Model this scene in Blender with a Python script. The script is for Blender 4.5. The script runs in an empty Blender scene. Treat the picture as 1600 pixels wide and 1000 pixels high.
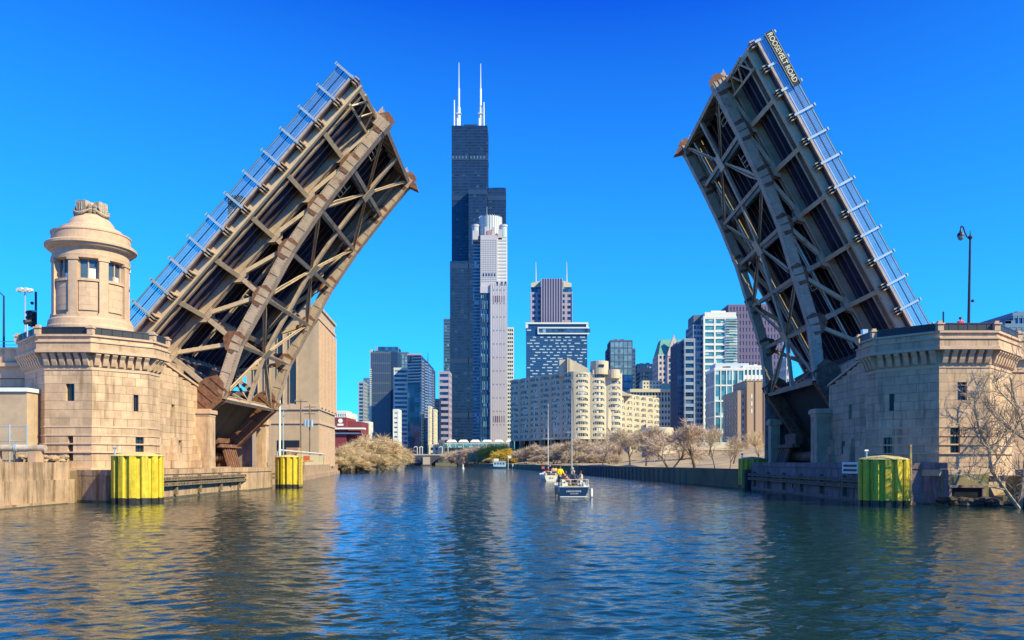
import bpy, math, random
from math import radians as R, sin, cos, pi
from mathutils import Vector as V, Matrix
random.seed(7)
sc = bpy.context.scene
# ---------------------------------------------------------------- camera
F = 1250.0; VX = 820.0; HY = 722.0; CH = 3.0
cam = bpy.data.cameras.new('camera'); co = bpy.data.objects.new('camera', cam); sc.collection.objects.link(co)
co.location = (0, 0, CH); co.rotation_euler = (R(90), 0, 0)
cam.sensor_fit = 'HORIZONTAL'; cam.sensor_width = 36; cam.lens = F/1600*36
cam.shift_x = (800-VX)/1600; cam.shift_y = (HY-500)/1600
cam.clip_start = .2; cam.clip_end = 9000
sc.camera = co
# ---------------------------------------------------------------- sky and sun
SAZ, SEL = 57.0, 38.5
SKYC = ((1.25, .0281, .0020, .38, 1.14), (1.0, .1476, .137, .48, 5.85), (1.05, 1.18, 0, 0, 0))
w = bpy.data.worlds.new('World'); sc.world = w; w.use_nodes = True
nt = w.node_tree; nt.nodes.clear()
sky = nt.nodes.new('ShaderNodeTexSky'); sky.sky_type = 'NISHITA'; sky.sun_disc = False
sky.sun_elevation = R(SEL); sky.sun_rotation = R(180-SAZ); sky.air_density = 1.0; sky.dust_density = 0.2; sky.ozone_density = 2.0
hs = nt.nodes.new('ShaderNodeHueSaturation'); hs.inputs['Saturation'].default_value = 1.35
tn = nt.nodes.new('ShaderNodeMix'); tn.data_type = 'RGBA'; tn.blend_type = 'MULTIPLY'; tn.inputs[0].default_value = 1
tn.inputs[7].default_value = (.42, .82, 1.25, 1)
bg = nt.nodes.new('ShaderNodeBackground'); bg.inputs[1].default_value = .12
wo = nt.nodes.new('ShaderNodeOutputWorld')
nt.links.new(sky.outputs[0], hs.inputs['Color']); nt.links.new(hs.outputs[0], tn.inputs[6])
# the photograph's vivid processing: one contrast curve per channel over the whole sky
sp = nt.nodes.new('ShaderNodeSeparateColor'); cb = nt.nodes.new('ShaderNodeCombineColor'); nt.links.new(tn.outputs[2], sp.inputs[0])
for i, (pw, kk, x0, p2, k2) in enumerate(SKYC):
    m1 = nt.nodes.new('ShaderNodeMath'); m1.operation = 'POWER'; m1.inputs[1].default_value = pw
    m2 = nt.nodes.new('ShaderNodeMath'); m2.operation = 'MULTIPLY'; m2.inputs[1].default_value = kk
    nt.links.new(sp.outputs[i], m1.inputs[0]); nt.links.new(m1.outputs[0], m2.inputs[0]); last = m2
    if p2:
        for op, v_ in (('SUBTRACT', x0), ('MAXIMUM', .0001 if i == 0 else .004), ('POWER', p2), ('MULTIPLY', k2)):
            m3 = nt.nodes.new('ShaderNodeMath'); m3.operation = op; m3.inputs[1].default_value = v_; nt.links.new(last.outputs[0], m3.inputs[0]); last = m3
    nt.links.new(last.outputs[0], cb.inputs[i])
nt.links.new(cb.outputs[0], bg.inputs[0]); nt.links.new(bg.outputs[0], wo.inputs[0])
sl = bpy.data.lights.new('sun', 'SUN'); so = bpy.data.objects.new('sun', sl); sc.collection.objects.link(so)
sl.energy = 5.0; sl.angle = R(.5); sl.color = (1, .89, .44)
sd = V((cos(R(SEL))*sin(R(SAZ)), -cos(R(SEL))*cos(R(SAZ)), sin(R(SEL))))
so.rotation_euler = sd.to_track_quat('Z', 'Y').to_euler(); so.location = (60, -60, 80)
vs = sc.view_settings; vs.view_transform = 'Standard'; vs.look = 'None'; vs.exposure = 0.55; vs.gamma = 1; vs.use_curve_mapping = False
sc.cycles.max_bounces = 6; sc.cycles.caustics_reflective = False; sc.cycles.caustics_refractive = False
# ---------------------------------------------------------------- helpers
def W(px, py, Y): return V(((px-VX)*Y/F, Y, CH+(HY-py)*Y/F))
def PX(px, Y): return (px-VX)*Y/F
def PZ(py, Y): return CH+(HY-py)*Y/F
def link(o): sc.collection.objects.link(o); return o
_m = {}
def mat(name, col, rough=.8, metal=0, var=.25, scale=1.0, bump=.0, bscale=8, rand=0.0, stain=None, samt=.5, sscale=.4, streak=False, spec=None, sed=0):
    m = bpy.data.materials.new(name); m.use_nodes = True; n = m.node_tree; N = n.nodes; L = n.links
    b = N['Principled BSDF']; b.inputs['Roughness'].default_value = rough; b.inputs['Metallic'].default_value = metal
    if spec is not None: b.inputs['Specular IOR Level'].default_value = spec
    g = N.new('ShaderNodeNewGeometry')
    a = N.new('ShaderNodeTexNoise'); a.inputs['Scale'].default_value = scale; a.inputs['Detail'].default_value = 6; a.inputs['Roughness'].default_value = .65
    L.new(g.outputs['Position'], a.inputs['Vector'])
    mr = N.new('ShaderNodeMapRange'); mr.inputs[1].default_value = .3; mr.inputs[2].default_value = .7
    mr.inputs[3].default_value = 1-var; mr.inputs[4].default_value = 1+var; L.new(a.outputs[0], mr.inputs[0])
    val = mr.outputs[0]
    if rand:
        oi = N.new('ShaderNodeObjectInfo'); r2 = N.new('ShaderNodeMapRange'); r2.inputs[3].default_value = 1-rand; r2.inputs[4].default_value = 1+rand
        L.new(oi.outputs['Random'], r2.inputs[0]); mu = N.new('ShaderNodeMath'); mu.operation = 'MULTIPLY'
        L.new(val, mu.inputs[0]); L.new(r2.outputs[0], mu.inputs[1]); val = mu.outputs[0]
    sc_ = N.new('ShaderNodeVectorMath'); sc_.operation = 'SCALE'; sc_.inputs[0].default_value = col; L.new(val, sc_.inputs['Scale'])
    out = sc_.outputs[0]
    if stain:
        t = N.new('ShaderNodeTexNoise'); t.inputs['Scale'].default_value = sscale; t.inputs['Detail'].default_value = 8; t.inputs['Roughness'].default_value = .7
        mp = N.new('ShaderNodeMapping'); mp.inputs['Location'].default_value = (sed*3.7, 5, 2)
        if streak: mp.inputs['Scale'].default_value = (3, 3, .35)
        L.new(g.outputs['Position'], mp.inputs[0]); L.new(mp.outputs[0], t.inputs['Vector'])
        cr = N.new('ShaderNodeMapRange'); cr.inputs[1].default_value = 1-samt-.07; cr.inputs[2].default_value = 1-samt+.12; L.new(t.outputs[0], cr.inputs[0])
        mx = N.new('ShaderNodeMix'); mx.data_type = 'RGBA'; L.new(cr.outputs[0], mx.inputs[0]); L.new(out, mx.inputs[6]); mx.inputs[7].default_value = (*stain, 1)
        out = mx.outputs[2]
    L.new(out, b.inputs['Base Color'])
    if bump:
        bn = N.new('ShaderNodeTexNoise'); bn.inputs['Scale'].default_value = bscale; bn.inputs['Detail'].default_value = 5; L.new(g.outputs['Position'], bn.inputs['Vector'])
        bp = N.new('ShaderNodeBump'); bp.inputs['Strength'].default_value = bump; bp.inputs['Distance'].default_value = .05
        L.new(bn.outputs[0], bp.inputs['Height']); L.new(bp.outputs[0], b.inputs['Normal'])
    _m[name] = m; return m
def glass(name, col, cell=(3, 3, 3.6), var=.6, rough=.12, light=None, lamt=.12, spec=.5):
    """window glass: cell by cell the blinds and rooms behind differ"""
    m = bpy.data.materials.new(name); m.use_nodes = True; n = m.node_tree; N = n.nodes; L = n.links
    b = N['Principled BSDF']; b.inputs['Roughness'].default_value = rough; b.inputs['Specular IOR Level'].default_value = spec
    g = N.new('ShaderNodeNewGeometry'); d = N.new('ShaderNodeVectorMath'); d.operation = 'DIVIDE'; d.inputs[1].default_value = cell
    f = N.new('ShaderNodeVectorMath'); f.operation = 'FLOOR'; wn = N.new('ShaderNodeTexWhiteNoise'); wn.noise_dimensions = '3D'
    L.new(g.outputs['Position'], d.inputs[0]); L.new(d.outputs[0], f.inputs[0]); L.new(f.outputs[0], wn.inputs['Vector'])
    mr = N.new('ShaderNodeMapRange'); mr.inputs[3].default_value = 1-var; mr.inputs[4].default_value = 1+var; L.new(wn.outputs[0], mr.inputs[0])
    s = N.new('ShaderNodeVectorMath'); s.operation = 'SCALE'; s.inputs[0].default_value = col; L.new(mr.outputs[0], s.inputs['Scale'])
    out = s.outputs[0]
    if light:
        gt = N.new('ShaderNodeMath'); gt.operation = 'GREATER_THAN'; gt.inputs[1].default_value = 1-lamt; L.new(wn.outputs[0], gt.inputs[0])
        mx = N.new('ShaderNodeMix'); mx.data_type = 'RGBA'; L.new(gt.outputs[0], mx.inputs[0]); L.new(out, mx.inputs[6]); mx.inputs[7].default_value = (*light, 1); out = mx.outputs[2]
    L.new(out, b.inputs['Base Color']); _m[name] = m; return m
CUBEF = [(0,3,2,1),(4,5,6,7),(0,1,5,4),(1,2,6,5),(2,3,7,6),(3,0,4,7)]
class MB:
    def __init__(s): s.v = []; s.f = []
    def hexa(s, pts):
        b = len(s.v); s.v += [tuple(p) for p in pts]; s.f += [tuple(b+i for i in q) for q in CUBEF]; return s
    def box(s, x0, x1, y0, y1, z0, z1):
        return s.hexa([(x0,y0,z0),(x1,y0,z0),(x1,y1,z0),(x0,y1,z0),(x0,y0,z1),(x1,y0,z1),(x1,y1,z1),(x0,y1,z1)])
    def beam(s, p, q, w, h, ref=(0,1,0), w2=None, h2=None):
        """bar from p to q: w along ref, h across it"""
        p, q, ref = V(p), V(q), V(ref); d = (q-p).normalized(); a = (ref-d*ref.dot(d))
        if a.length < 1e-4: a = V((0,0,1))-d*d.z
        if a.length < 1e-4: a = V((1,0,0))
        a.normalize(); c = d.cross(a); w2 = w if w2 is None else w2; h2 = h if h2 is None else h2
        def rg(o, w, h): return [o-a*w/2-c*h/2, o+a*w/2-c*h/2, o+a*w/2+c*h/2, o-a*w/2+c*h/2]
        return s.hexa(rg(p, w, h)+rg(q, w2, h2))
    def tube(s, p, q, r, r2=None, n=8, cap=True):
        p, q = V(p), V(q); d = (q-p).normalized(); a = d.orthogonal().normalized(); c = d.cross(a); r2 = r if r2 is None else r2
        b = len(s.v)
        for o, rr in ((p, r), (q, r2)):
            for i in range(n):
                t = 2*pi*i/n; s.v.append(tuple(o+a*cos(t)*rr+c*sin(t)*rr))
        for i in range(n): j = (i+1) % n; s.f.append((b+i, b+j, b+n+j, b+n+i))
        if cap: s.f.append(tuple(b+n-1-i for i in range(n))); s.f.append(tuple(b+n+i for i in range(n)))
        return s
    def path(s, pts, r, n=6):
        for i in range(len(pts)-1):
            ra = r if not hasattr(r, '__len__') else r[i]; rb = r if not hasattr(r, '__len__') else r[i+1]
            s.tube(pts[i], pts[i+1], ra, rb, n)
        return s
    def prism(s, poly, z0, z1):
        n = len(poly); ar = sum(poly[i][0]*poly[(i+1)%n][1]-poly[(i+1)%n][0]*poly[i][1] for i in range(n))
        if ar < 0: poly = poly[::-1]
        b = len(s.v)
        z0l = z0 if hasattr(z0, '__len__') else [z0]*n; z1l = z1 if hasattr(z1, '__len__') else [z1]*n
        if ar < 0: z0l = z0l[::-1]; z1l = z1l[::-1]
        for i, p in enumerate(poly): s.v.append((p[0], p[1], z0l[i]))
        for i, p in enumerate(poly): s.v.append((p[0], p[1], z1l[i]))
        for i in range(n): j = (i+1) % n; s.f.append((b+i, b+j, b+n+j, b+n+i))
        s.f.append(tuple(b+n-1-i for i in range(n))); s.f.append(tuple(b+n+i for i in range(n))); return s
    def extr(s, poly, o, ax, ay, az, t):
        """polygon (in ax, ay) pushed along az by t, centred"""
        o, ax, ay, az = V(o), V(ax), V(ay), V(az); n = len(poly); b = len(s.v)
        for k in (-.5, .5):
            for p in poly: s.v.append(tuple(o+ax*p[0]+ay*p[1]+az*t*k))
        for i in range(n): j = (i+1) % n; s.f.append((b+i, b+j, b+n+j, b+n+i))
        s.f.append(tuple(b+n-1-i for i in range(n))); s.f.append(tuple(b+n+i for i in range(n))); return s
    def lathe(s, prof, c=(0,0,0), n=40, a0=0, a1=2*pi, sq=1.0):
        full = abs(a1-a0-2*pi) < 1e-6; m = n if full else n+1; b = len(s.v)
        for r, z in prof:
            for i in range(m):
                t = a0+(a1-a0)*i/n; s.v.append((c[0]+r*sin(t), c[1]-r*cos(t)*sq, c[2]+z))
        for k in range(len(prof)-1):
            for i in range(n): j = (i+1) % m; s.f.append((b+k*m+i, b+k*m+j, b+(k+1)*m+j, b+(k+1)*m+i))
        return s
    def ball(s, c, r, n=8, sx=1, sy=1, sz=1):
        b = len(s.v); m = max(4, n//2+1)
        for k in range(m+1):
            ph = pi*k/m
            for i in range(n): t = 2*pi*i/n; s.v.append((c[0]+r*sx*sin(ph)*cos(t), c[1]+r*sy*sin(ph)*sin(t), c[2]+r*sz*cos(ph)))
        for k in range(m):
            for i in range(n): j = (i+1) % n; s.f.append((b+k*n+i, b+(k+1)*n+i, b+(k+1)*n+j, b+k*n+j))
        return s
    def mesh(s, name, off=None):
        me = bpy.data.meshes.new(name)
        if off is not None: vv = [(p[0]-off[0], p[1]-off[1], p[2]-off[2]) for p in s.v]
        else: vv = s.v
        me.from_pydata(vv, [], s.f); me.validate(); me.update(); return me
def fixn(me):
    import bmesh
    b = bmesh.new(); b.from_mesh(me); bmesh.ops.recalc_face_normals(b, faces=b.faces); b.to_mesh(me); b.free()
def tag(o, label=None, cat=None, group=None, kind=None):
    if label: o['label'] = label
    if cat: o['category'] = cat
    if group: o['group'] = group
    if kind: o['kind'] = kind
    return o
def thing(name, label, cat, loc=(0,0,0), group=None):
    o = link(bpy.data.objects.new(name, None)); o.location = loc; o.empty_display_size = .3; return tag(o, label, cat, group)
def rootloc(o):
    v = V((0,0,0))
    while o: v += o.location; o = o.parent
    return v
def part(root, name, mb, m, label=None, kind=None, smooth=False, fix=True):
    me = mb.mesh(name, rootloc(root) if root else None) if isinstance(mb, MB) else mb
    if fix and isinstance(mb, MB): fixn(me)
    if not me.materials: me.materials.append(m)
    if smooth:
        for p in me.polygons: p.use_smooth = True
    o = link(bpy.data.objects.new(name, me)); o.parent = root
    if label: o['label'] = label
    if kind: o['kind'] = kind
    return o
def solo(name, mb, m, label=None, cat=None, group=None, kind=None, loc=(0,0,0), smooth=False):
    o = part(None, name, mb, m, smooth=smooth); o.location = loc; return tag(o, label, cat, group, kind)
def struct(name, mb, m): return solo(name, mb, m, kind='structure')
def ctree(o, parent=None):
    c = o.copy(); link(c); c.parent = parent
    for ch in list(o.children): ctree(ch, c)
    return c
def dup(o, loc, label=None, rz=None, sc_=None, group=None):
    c = ctree(o); c.location = loc
    if rz is not None: c.rotation_euler = (0,0,rz)
    if sc_: c.scale = (sc_,)*3 if not hasattr(sc_, '__len__') else sc_
    return tag(c, label, None, group)
# ---------------------------------------------------------------- materials
STONE = mat('limestone', (.56,.372,.25), .85, var=.2, scale=1.3, bump=.3, bscale=9, rand=.13, stain=(.25,.16,.10), samt=.42, sscale=.5, streak=True)
STONE2 = mat('smooth_limestone', (.58,.39,.275), .8, var=.13, scale=2, bump=.15, stain=(.30,.22,.15), samt=.34, sscale=.8, streak=True)
DSTONE = mat('mortar_core', (.36,.26,.21), .9, var=.2)
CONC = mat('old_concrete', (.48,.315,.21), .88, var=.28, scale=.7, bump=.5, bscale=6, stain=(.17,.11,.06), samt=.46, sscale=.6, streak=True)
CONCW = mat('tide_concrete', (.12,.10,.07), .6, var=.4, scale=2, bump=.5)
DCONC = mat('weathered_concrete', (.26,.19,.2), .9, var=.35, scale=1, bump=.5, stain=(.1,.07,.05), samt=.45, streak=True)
STEEL = mat('painted_steel', (.47,.345,.275), .6, var=.2, scale=1.5, bump=.25, bscale=14, stain=(.17,.065,.035), samt=.36, sscale=.55)
STEELC = mat('pale_steel_paint', (.60,.45,.33), .55, var=.15, scale=1.2, stain=(.24,.12,.06), samt=.34, sscale=.5)
RUST = mat('rusted_steel', (.19,.085,.055), .8, var=.45, scale=2.5, bump=.4, bscale=12, stain=(.42,.29,.2), samt=.37, sscale=1.3)
DECKU = mat('deck_underside', (.075,.058,.11), .7, var=.35, scale=.8, stain=(.05,.04,.05), samt=.45, sscale=.4)  # dark paint, deepened to navy to hold the shade under the deck
ASPH = mat('asphalt', (.05,.05,.05), .9)
GALV = mat('galvanised_rail', (.50,.55,.58), .35, metal=.4, var=.15)
RAILM = mat('teal_rail', (.25,.36,.42), .4, metal=.2, var=.2)
DARKM = mat('black_metal', (.022,.024,.035), .5, var=.2)
YEL = mat('yellow_paint', (.66,.49,.03), .55, var=.2, scale=3, stain=(.30,.18,.03), samt=.42, sscale=1.2, streak=True)
TIDE = mat('wet_steel', (.035,.03,.022), .4, var=.4, scale=4)
WOOD = mat('fender_timber', (.20,.145,.10), .9, var=.4, scale=3, bump=.4)
WHT = mat('white_paint', (.8,.8,.78), .5, var=.06)
REDB = mat('red_brick', (.20,.035,.05), .85, var=.2)
SGRN = mat('copper_roof', (.12,.32,.27), .7)
print('base ok')
# ---------------------------------------------------------------- water and ground
WNY, WNX, WSL = 1450, 850, .020
def water():
    m = bpy.data.materials.new('river_water'); m.use_nodes = True; n = m.node_tree; N = n.nodes; L = n.links
    b = N['Principled BSDF']; b.inputs['Base Color'].default_value = (.008,.032,.033,1); b.inputs['Roughness'].default_value = .06; b.inputs['IOR'].default_value = 1.33
    g = N.new('ShaderNodeNewGeometry'); prev = None
    sep = N.new('ShaderNodeSeparateXYZ'); L.new(g.outputs['Position'], sep.inputs[0]); far = N.new('ShaderNodeMapRange'); far.inputs[1].default_value = 45; far.inputs[2].default_value = 170; L.new(sep.outputs[1], far.inputs[0])
    for sx, sy, st, ds, det in ((.7,1.7,0,.20,2), (1.0,2.2,1,.035,2), (3.2,6.5,1,.014,2)):
        mp = N.new('ShaderNodeMapping'); mp.inputs['Scale'].default_value = (sx, sy, 1); mp.inputs['Rotation'].default_value = (0,0,.12*sx)
        t = N.new('ShaderNodeTexNoise'); t.inputs['Scale'].default_value = 1; t.inputs['Detail'].default_value = det; t.inputs['Distortion'].default_value = .5
        L.new(g.outputs['Position'], mp.inputs[0]); L.new(mp.outputs[0], t.inputs['Vector'])
        bp = N.new('ShaderNodeBump'); bp.inputs['Strength'].default_value = st; bp.inputs['Distance'].default_value = ds
        L.new(t.outputs[0], bp.inputs['Height'])
        if not st: L.new(far.outputs[0], bp.inputs['Strength'])
        if prev: L.new(prev.outputs[0], bp.inputs['Normal'])
        prev = bp
    L.new(prev.outputs[0], b.inputs['Normal'])
    mb = MB(); mb.v = [(-3000,-400,-.3),(3000,-400,-.3),(3000,7000,-.3),(-3000,7000,-.3)]; mb.f = [(0,1,2,3)]
    struct('water', mb, m)
    import numpy as np
    rs = np.random.RandomState(5); ny, nx = WNY, WNX
    Y = 3.0*(700/3.0)**(np.arange(ny)/(ny-1)); U = np.linspace(-1, 1, nx); X = U[None,:]*(Y[:,None]*.92+10); YY = np.repeat(Y[:,None], nx, 1)
    dy = np.gradient(Y)[:,None]; dx = (Y[:,None]*.92+10)*2/nx; Z = np.zeros_like(X)
    gust = .75+.35*np.sin(X*.045+1.3*np.sin(YY*.03))*np.sin(YY*.05+.9*np.sin(X*.06)+1)
    for i in range(64):
        wl = .16*(2.0/.16)**(rs.rand()**1.2); th = rs.normal(0, .62)+(.15 if i % 3 else pi); k = 2*pi/wl; kx, ky = k*np.sin(th), k*np.cos(th)
        sl_ = WSL*(wl/1.5)**-.12; amp = sl_/k
        res = np.maximum(dy*abs(np.cos(th)), dx*abs(np.sin(th))); fade = np.clip((wl/np.maximum(res,1e-6)-2.2)/3, 0, 1)
        ph = kx*X+ky*YY+rs.rand()*6.28+.8*np.sin(X*.31+i)+.8*np.sin(YY*.23+i*2)
        Z += amp*fade*(np.sin(ph)+.25*np.cos(2*ph))*(gust if wl < 2.5 else 1)
    co = np.empty((ny*nx, 3), np.float32); co[:,0] = X.ravel(); co[:,1] = YY.ravel(); co[:,2] = Z.ravel()
    idx = np.arange((ny-1)*nx).reshape(ny-1, nx)[:,:-1].ravel(); q = np.stack([idx, idx+1, idx+nx+1, idx+nx], 1).astype(np.int32)
    me = bpy.data.meshes.new('river_surface'); me.vertices.add(len(co)); me.vertices.foreach_set('co', co.ravel())
    me.loops.add(q.size); me.loops.foreach_set('vertex_index', q.ravel()); me.polygons.add(len(q)); me.polygons.foreach_set('loop_start', np.arange(0, q.size, 4, dtype=np.int32)); me.polygons.foreach_set('loop_total', np.full(len(q), 4, np.int32))
    me.update(); me.polygons.foreach_set('use_smooth', np.ones(len(q), bool)); me.materials.append(m)
    tag(link(bpy.data.objects.new('river_surface', me)), kind='structure')
water()
GRASS = mat('winter_grass', (.20,.155,.075), .95, var=.35, scale=.25, bump=.4, bscale=2, stain=(.13,.13,.04), samt=.42, sscale=.08)
EARTH = mat('bare_earth', (.22,.16,.10), .95, var=.35, scale=.5, bump=.5)
lp = MB().prism([(-33.6,-60),(-33.6,60.9),(-41,64.4),(-60,66),(-60,110),(-33.5,96.4),(-37.3,134),(-49,208),(-75,469),(-102,640),(-1500,640),(-1500,-60)], -3, 2.35)
struct('left_bank_ground', lp, EARTH)
rp = MB().prism([(34,-60),(34,56.6),(60,62),(60,100),(27.5,92),(25,91),(13.6,197),(-2.5,340),(-8,400),(-22,440),(-40,560),(-50,640),(1500,640),(1500,-60)], -3, 2.05)
struct('right_bank_ground', rp, GRASS)
struct('city_ground', MB().box(-2500,2500,640,6500,-3,2.6), mat('city_ground_grey', (.2,.19,.17), .9))
def hill():
    mb = MB(); nx, ny = 46, 40
    def edge(Y):
        pts = [(92,25),(197,13.6),(340,-2.5),(400,-8),(440,-22),(560,-40),(640,-50)]
        for (a,b),(c,d) in zip(pts, pts[1:]):
            if Y <= c: return b+(d-b)*(Y-a)/(c-a)
        return -50
    rn = random.Random(3); ph = [rn.uniform(0,6) for _ in range(6)]
    for j in range(ny+1):
        Y = 95+(620-95)*j/ny
        for i in range(nx+1):
            d = 3+ (i/nx)**1.6*330; X = edge(Y)+d
            t = min(1, max(0, (d-10)/75)); z = 2.0+ (t*t*(3-2*t))*6.5*(1 if Y > 120 else (Y-95)/25) + .25*sin(X*.35+ph[0])+.25*sin(Y*.21+ph[1]+X*.1)
            mb.v.append((X, Y, z+ (.1 if i else -.6)))
    for j in range(ny):
        for i in range(nx): a = j*(nx+1)+i; mb.f.append((a, a+1, a+nx+2, a+nx+1))
    struct('grassy_slope', mb, mat('tan_slope', (.40,.29,.165), .95, var=.3, scale=.3, bump=.4, bscale=2, stain=(.22,.18,.07), samt=.40, sscale=.06))
hill()
# ---------------------------------------------------------------- right steel quay wall
def quay():
    t = thing('quay_wall', 'long dark sheet-steel quay wall below the bare trees on the right bank', 'quay wall', (25.2, 91, 0))
    a, b = V((25.3, 91, 0)), V((13.5, 197, 0)); d = (b-a); n = 150; L_ = d.length; d.normalize(); s = V((-d.y, d.x, 0))
    m = MB()
    poly = []
    for i in range(n+1):
        o = a+d*(L_*i/n)+s*(.22 if (i//2) % 2 else 0); poly.append((o.x, o.y))
    poly += [(b.x+3, b.y+1), (a.x+3, a.y)]
    m.prism(poly, -2, 1.95); part(t, 'corrugated_sheeting', m, mat('quay_steel', (.03,.035,.05), .7, var=.3))  # dark navy: shade of the wall's sunless face is put into the colour
    c = MB().beam(a+V((.3,0,2.07)), b+V((.3,0,2.07)), .9, .24, (1,0,0)); part(t, 'capping_beam', c, mat('quay_cap', (.13,.11,.09), .9))
quay()
# ---------------------------------------------------------------- bascule leaves
def leaf(side):
    if side < 0: O, U, N_, y0 = V((-31.36, 0, 17.73)), V((.651, 0, .759)), V((.759, 0, -.651)), 70.0
    else: O, U, N_, y0 = V((32.8, 0, 18.9)), V((-.477, 0, .879)), V((-.879, 0, -.477)), 72.0
    def T(u, v, y): return O+U*u+N_*v+V((0, y, 0))
    lab = 'raised left bascule leaf, sunlit cream and rust trusses against the sky' if side < 0 else 'raised right bascule leaf in blue shade, with the street name board near its tip'
    t = thing('bascule_leaf', lab, 'drawbridge leaf', T(-9, 3, y0+14), 'raised bascule leaves')
    P_ = 4.97; vb = {-1:7.4, 0:5.35, 1:4.35, 2:3.3, 3:2.75, 4:2.5, 5:2.4}
    yn, yf, y1 = y0+6.0, y0+21.6, y0+27.6; vt = 1.0; yc = (yn+yf)/2
    uT = 5*P_+.25; uB = -14.5; Yv = (0,1,0)
    def bx(u0, u1, v0, v1, a, b, mb=None):
        mb = mb or MB(); return mb.hexa([T(u0,v0,a),T(u1,v0,a),T(u1,v1,a),T(u0,v1,a),T(u0,v0,b),T(u1,v0,b),T(u1,v1,b),T(u0,v1,b)])
    # deck strips
    y = y0+.16
    part(t, 'sidewalk_edge', bx(uB, uT, -.12, .08, y0-.12, y0+.15), STEEL); part(t, 'sidewalk_edge', bx(uB, uT, -.12, .08, y1-.15, y1+.12), STEEL)
    while y < y1-.2:
        wd = 1.45 if yn+.3 < y < yf-.6 else 1.55
        e = min(y+wd, y1-.16); rd = yn < y < yf
        if rd:
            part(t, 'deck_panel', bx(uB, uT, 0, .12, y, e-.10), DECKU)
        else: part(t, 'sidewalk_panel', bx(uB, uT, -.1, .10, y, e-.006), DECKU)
        y = e
    for i in range(10):
        yy = yn+1.3+i*(yf-yn-2.6)/9
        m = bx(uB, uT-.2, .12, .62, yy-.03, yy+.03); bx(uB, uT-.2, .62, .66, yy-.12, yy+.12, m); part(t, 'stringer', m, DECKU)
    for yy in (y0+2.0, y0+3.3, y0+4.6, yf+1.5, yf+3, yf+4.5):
        m = bx(uB, uT-.2, .12, .80, yy-.04, yy+.04); bx(uB, uT-.2, .80, .84, yy-.16, yy+.16, m); part(t, 'stringer', m, STEEL if abs(yy-y0-2.0) < .1 else DECKU)  # nearest stringer left pale to paint a sunlit sliver, the rest shade-dark
    # fascias
    for yy, sg in ((y0+.75, 1), (y1-.75, -1)):
        m = bx(uB, uT, .105, .80, yy, yy+.12*sg); bx(uB, uT, .80, .85, yy-.12*sg, yy+.3*sg, m)
        part(t, 'fascia_beam', m, STEELC)
        for j in range(-5, 11):
            u = j*P_/2+.1
            for q in range(3): part(t, 'stiffener', bx(u-.3+q*.26, u-.2+q*.26, .11, .62, yy-.72*sg, yy), STEEL)
    # cantilever brackets + floor beams
    for k in range(-2, 6):
        u = k*P_
        for ya, yb, sg in ((y0+.9, yn-.3, 1), (y1-.9, yf+.3, -1)):
            m = MB().hexa([T(u-.03,.12,ya),T(u+.03,.12,ya),T(u+.03,.62,ya),T(u-.03,.62,ya),T(u-.03,.12,yb),T(u+.03,.12,yb),T(u+.03,1.5,yb),T(u-.03,1.5,yb)])
            m.beam(T(u,.65,ya), T(u,1.53,yb), .42, .05, U); part(t, 'sidewalk_bracket', m, STEELC)
        dp = 1.75 if k < 5 else 2.3
        m = bx(u-.03, u+.03, .12, dp, yn+.3, yf-.3); bx(u-.24, u+.24, dp, dp+.06, yn+.3, yf-.3, m)
        for q in range(8): yy = yn+1.2+q*(yf-yn-2.4)/7; bx(u-.15, u+.15, .66, dp-.002, yy-.03, yy+.03, m)
        part(t, 'floor_beam', m, STEEL)
    # trusses
    for yy in (yn, yf):
        m = bx(uB, uT, .55, .60, yy-.36, yy+.36)
        for s in (-1, 1): bx(uB, uT, .602, 1.35, yy+s*.30-.03, yy+s*.30+.03, m); bx(uB, uT, 1.30, 1.352, yy+s*.30-.2, yy+s*.30+.16, m)
        part(t, 'top_chord', m, STEEL)
        ks = list(range(-1, 6))
        pts = [(-14.0, 6.6)]+[(k*P_, vb[k]) for k in ks]
        for i in range(len(pts)-1):
            (ua, va), (ub_, vb_) = pts[i], pts[i+1]; a, b = T(ua, va, yy), T(ub_, vb_, yy); d = (b-a).normalized(); nn = d.cross(V(Yv))
            m = MB().beam(a, b, .06, .85, (0,1,0)) if False else MB()
            for s in (-1, 1): m.beam(a+V((0,s*.40,0)), b+V((0,s*.40,0)), .07, .92)
            m.beam(a+nn*.46, b+nn*.46, .95, .05); m.beam(a-nn*.46, b-nn*.46, .95, .05)
            nb = 7
            for q in range(nb):   # tie plates and inspection collars
                c = a+(b-a)*((q+.5)/nb)
                (m.beam(c-d*.30, c+d*.30, .985, .985) if q in (0, 6) else (m.beam(c-d*.22, c+d*.22, .955, .975) if q == 3 else None))
            part(t, 'bottom_chord', m, STEEL if i else RUST)
        rv = MB(); 
        for i in range(1, len(pts)-1):
            (ua, va), (ub_, vb_) = pts[i], pts[i+1]; a, b = T(ua, va, yy), T(ub_, vb_, yy); d = (b-a).normalized(); nn = d.cross(V(Yv)); n = int((b-a).length/.28)
            for q in range(n):
                c = a+d*(.14+q*.28)
                for e in (-.40, .40):
                    o = c+nn*e+V((0,-.435,0)); rv.beam(o, o+V((0,-.035,0)), .05, .05, (0,0,1))
                for e in (-.42, .42):
                    for s2 in (-1, 1): o = c+nn*s2*.485+V((0,e,0)); rv.beam(o, o+nn*s2*.035, .05, .05)
        part(t, 'rivets', rv, RUST, kind='stuff', fix=False)
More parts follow.
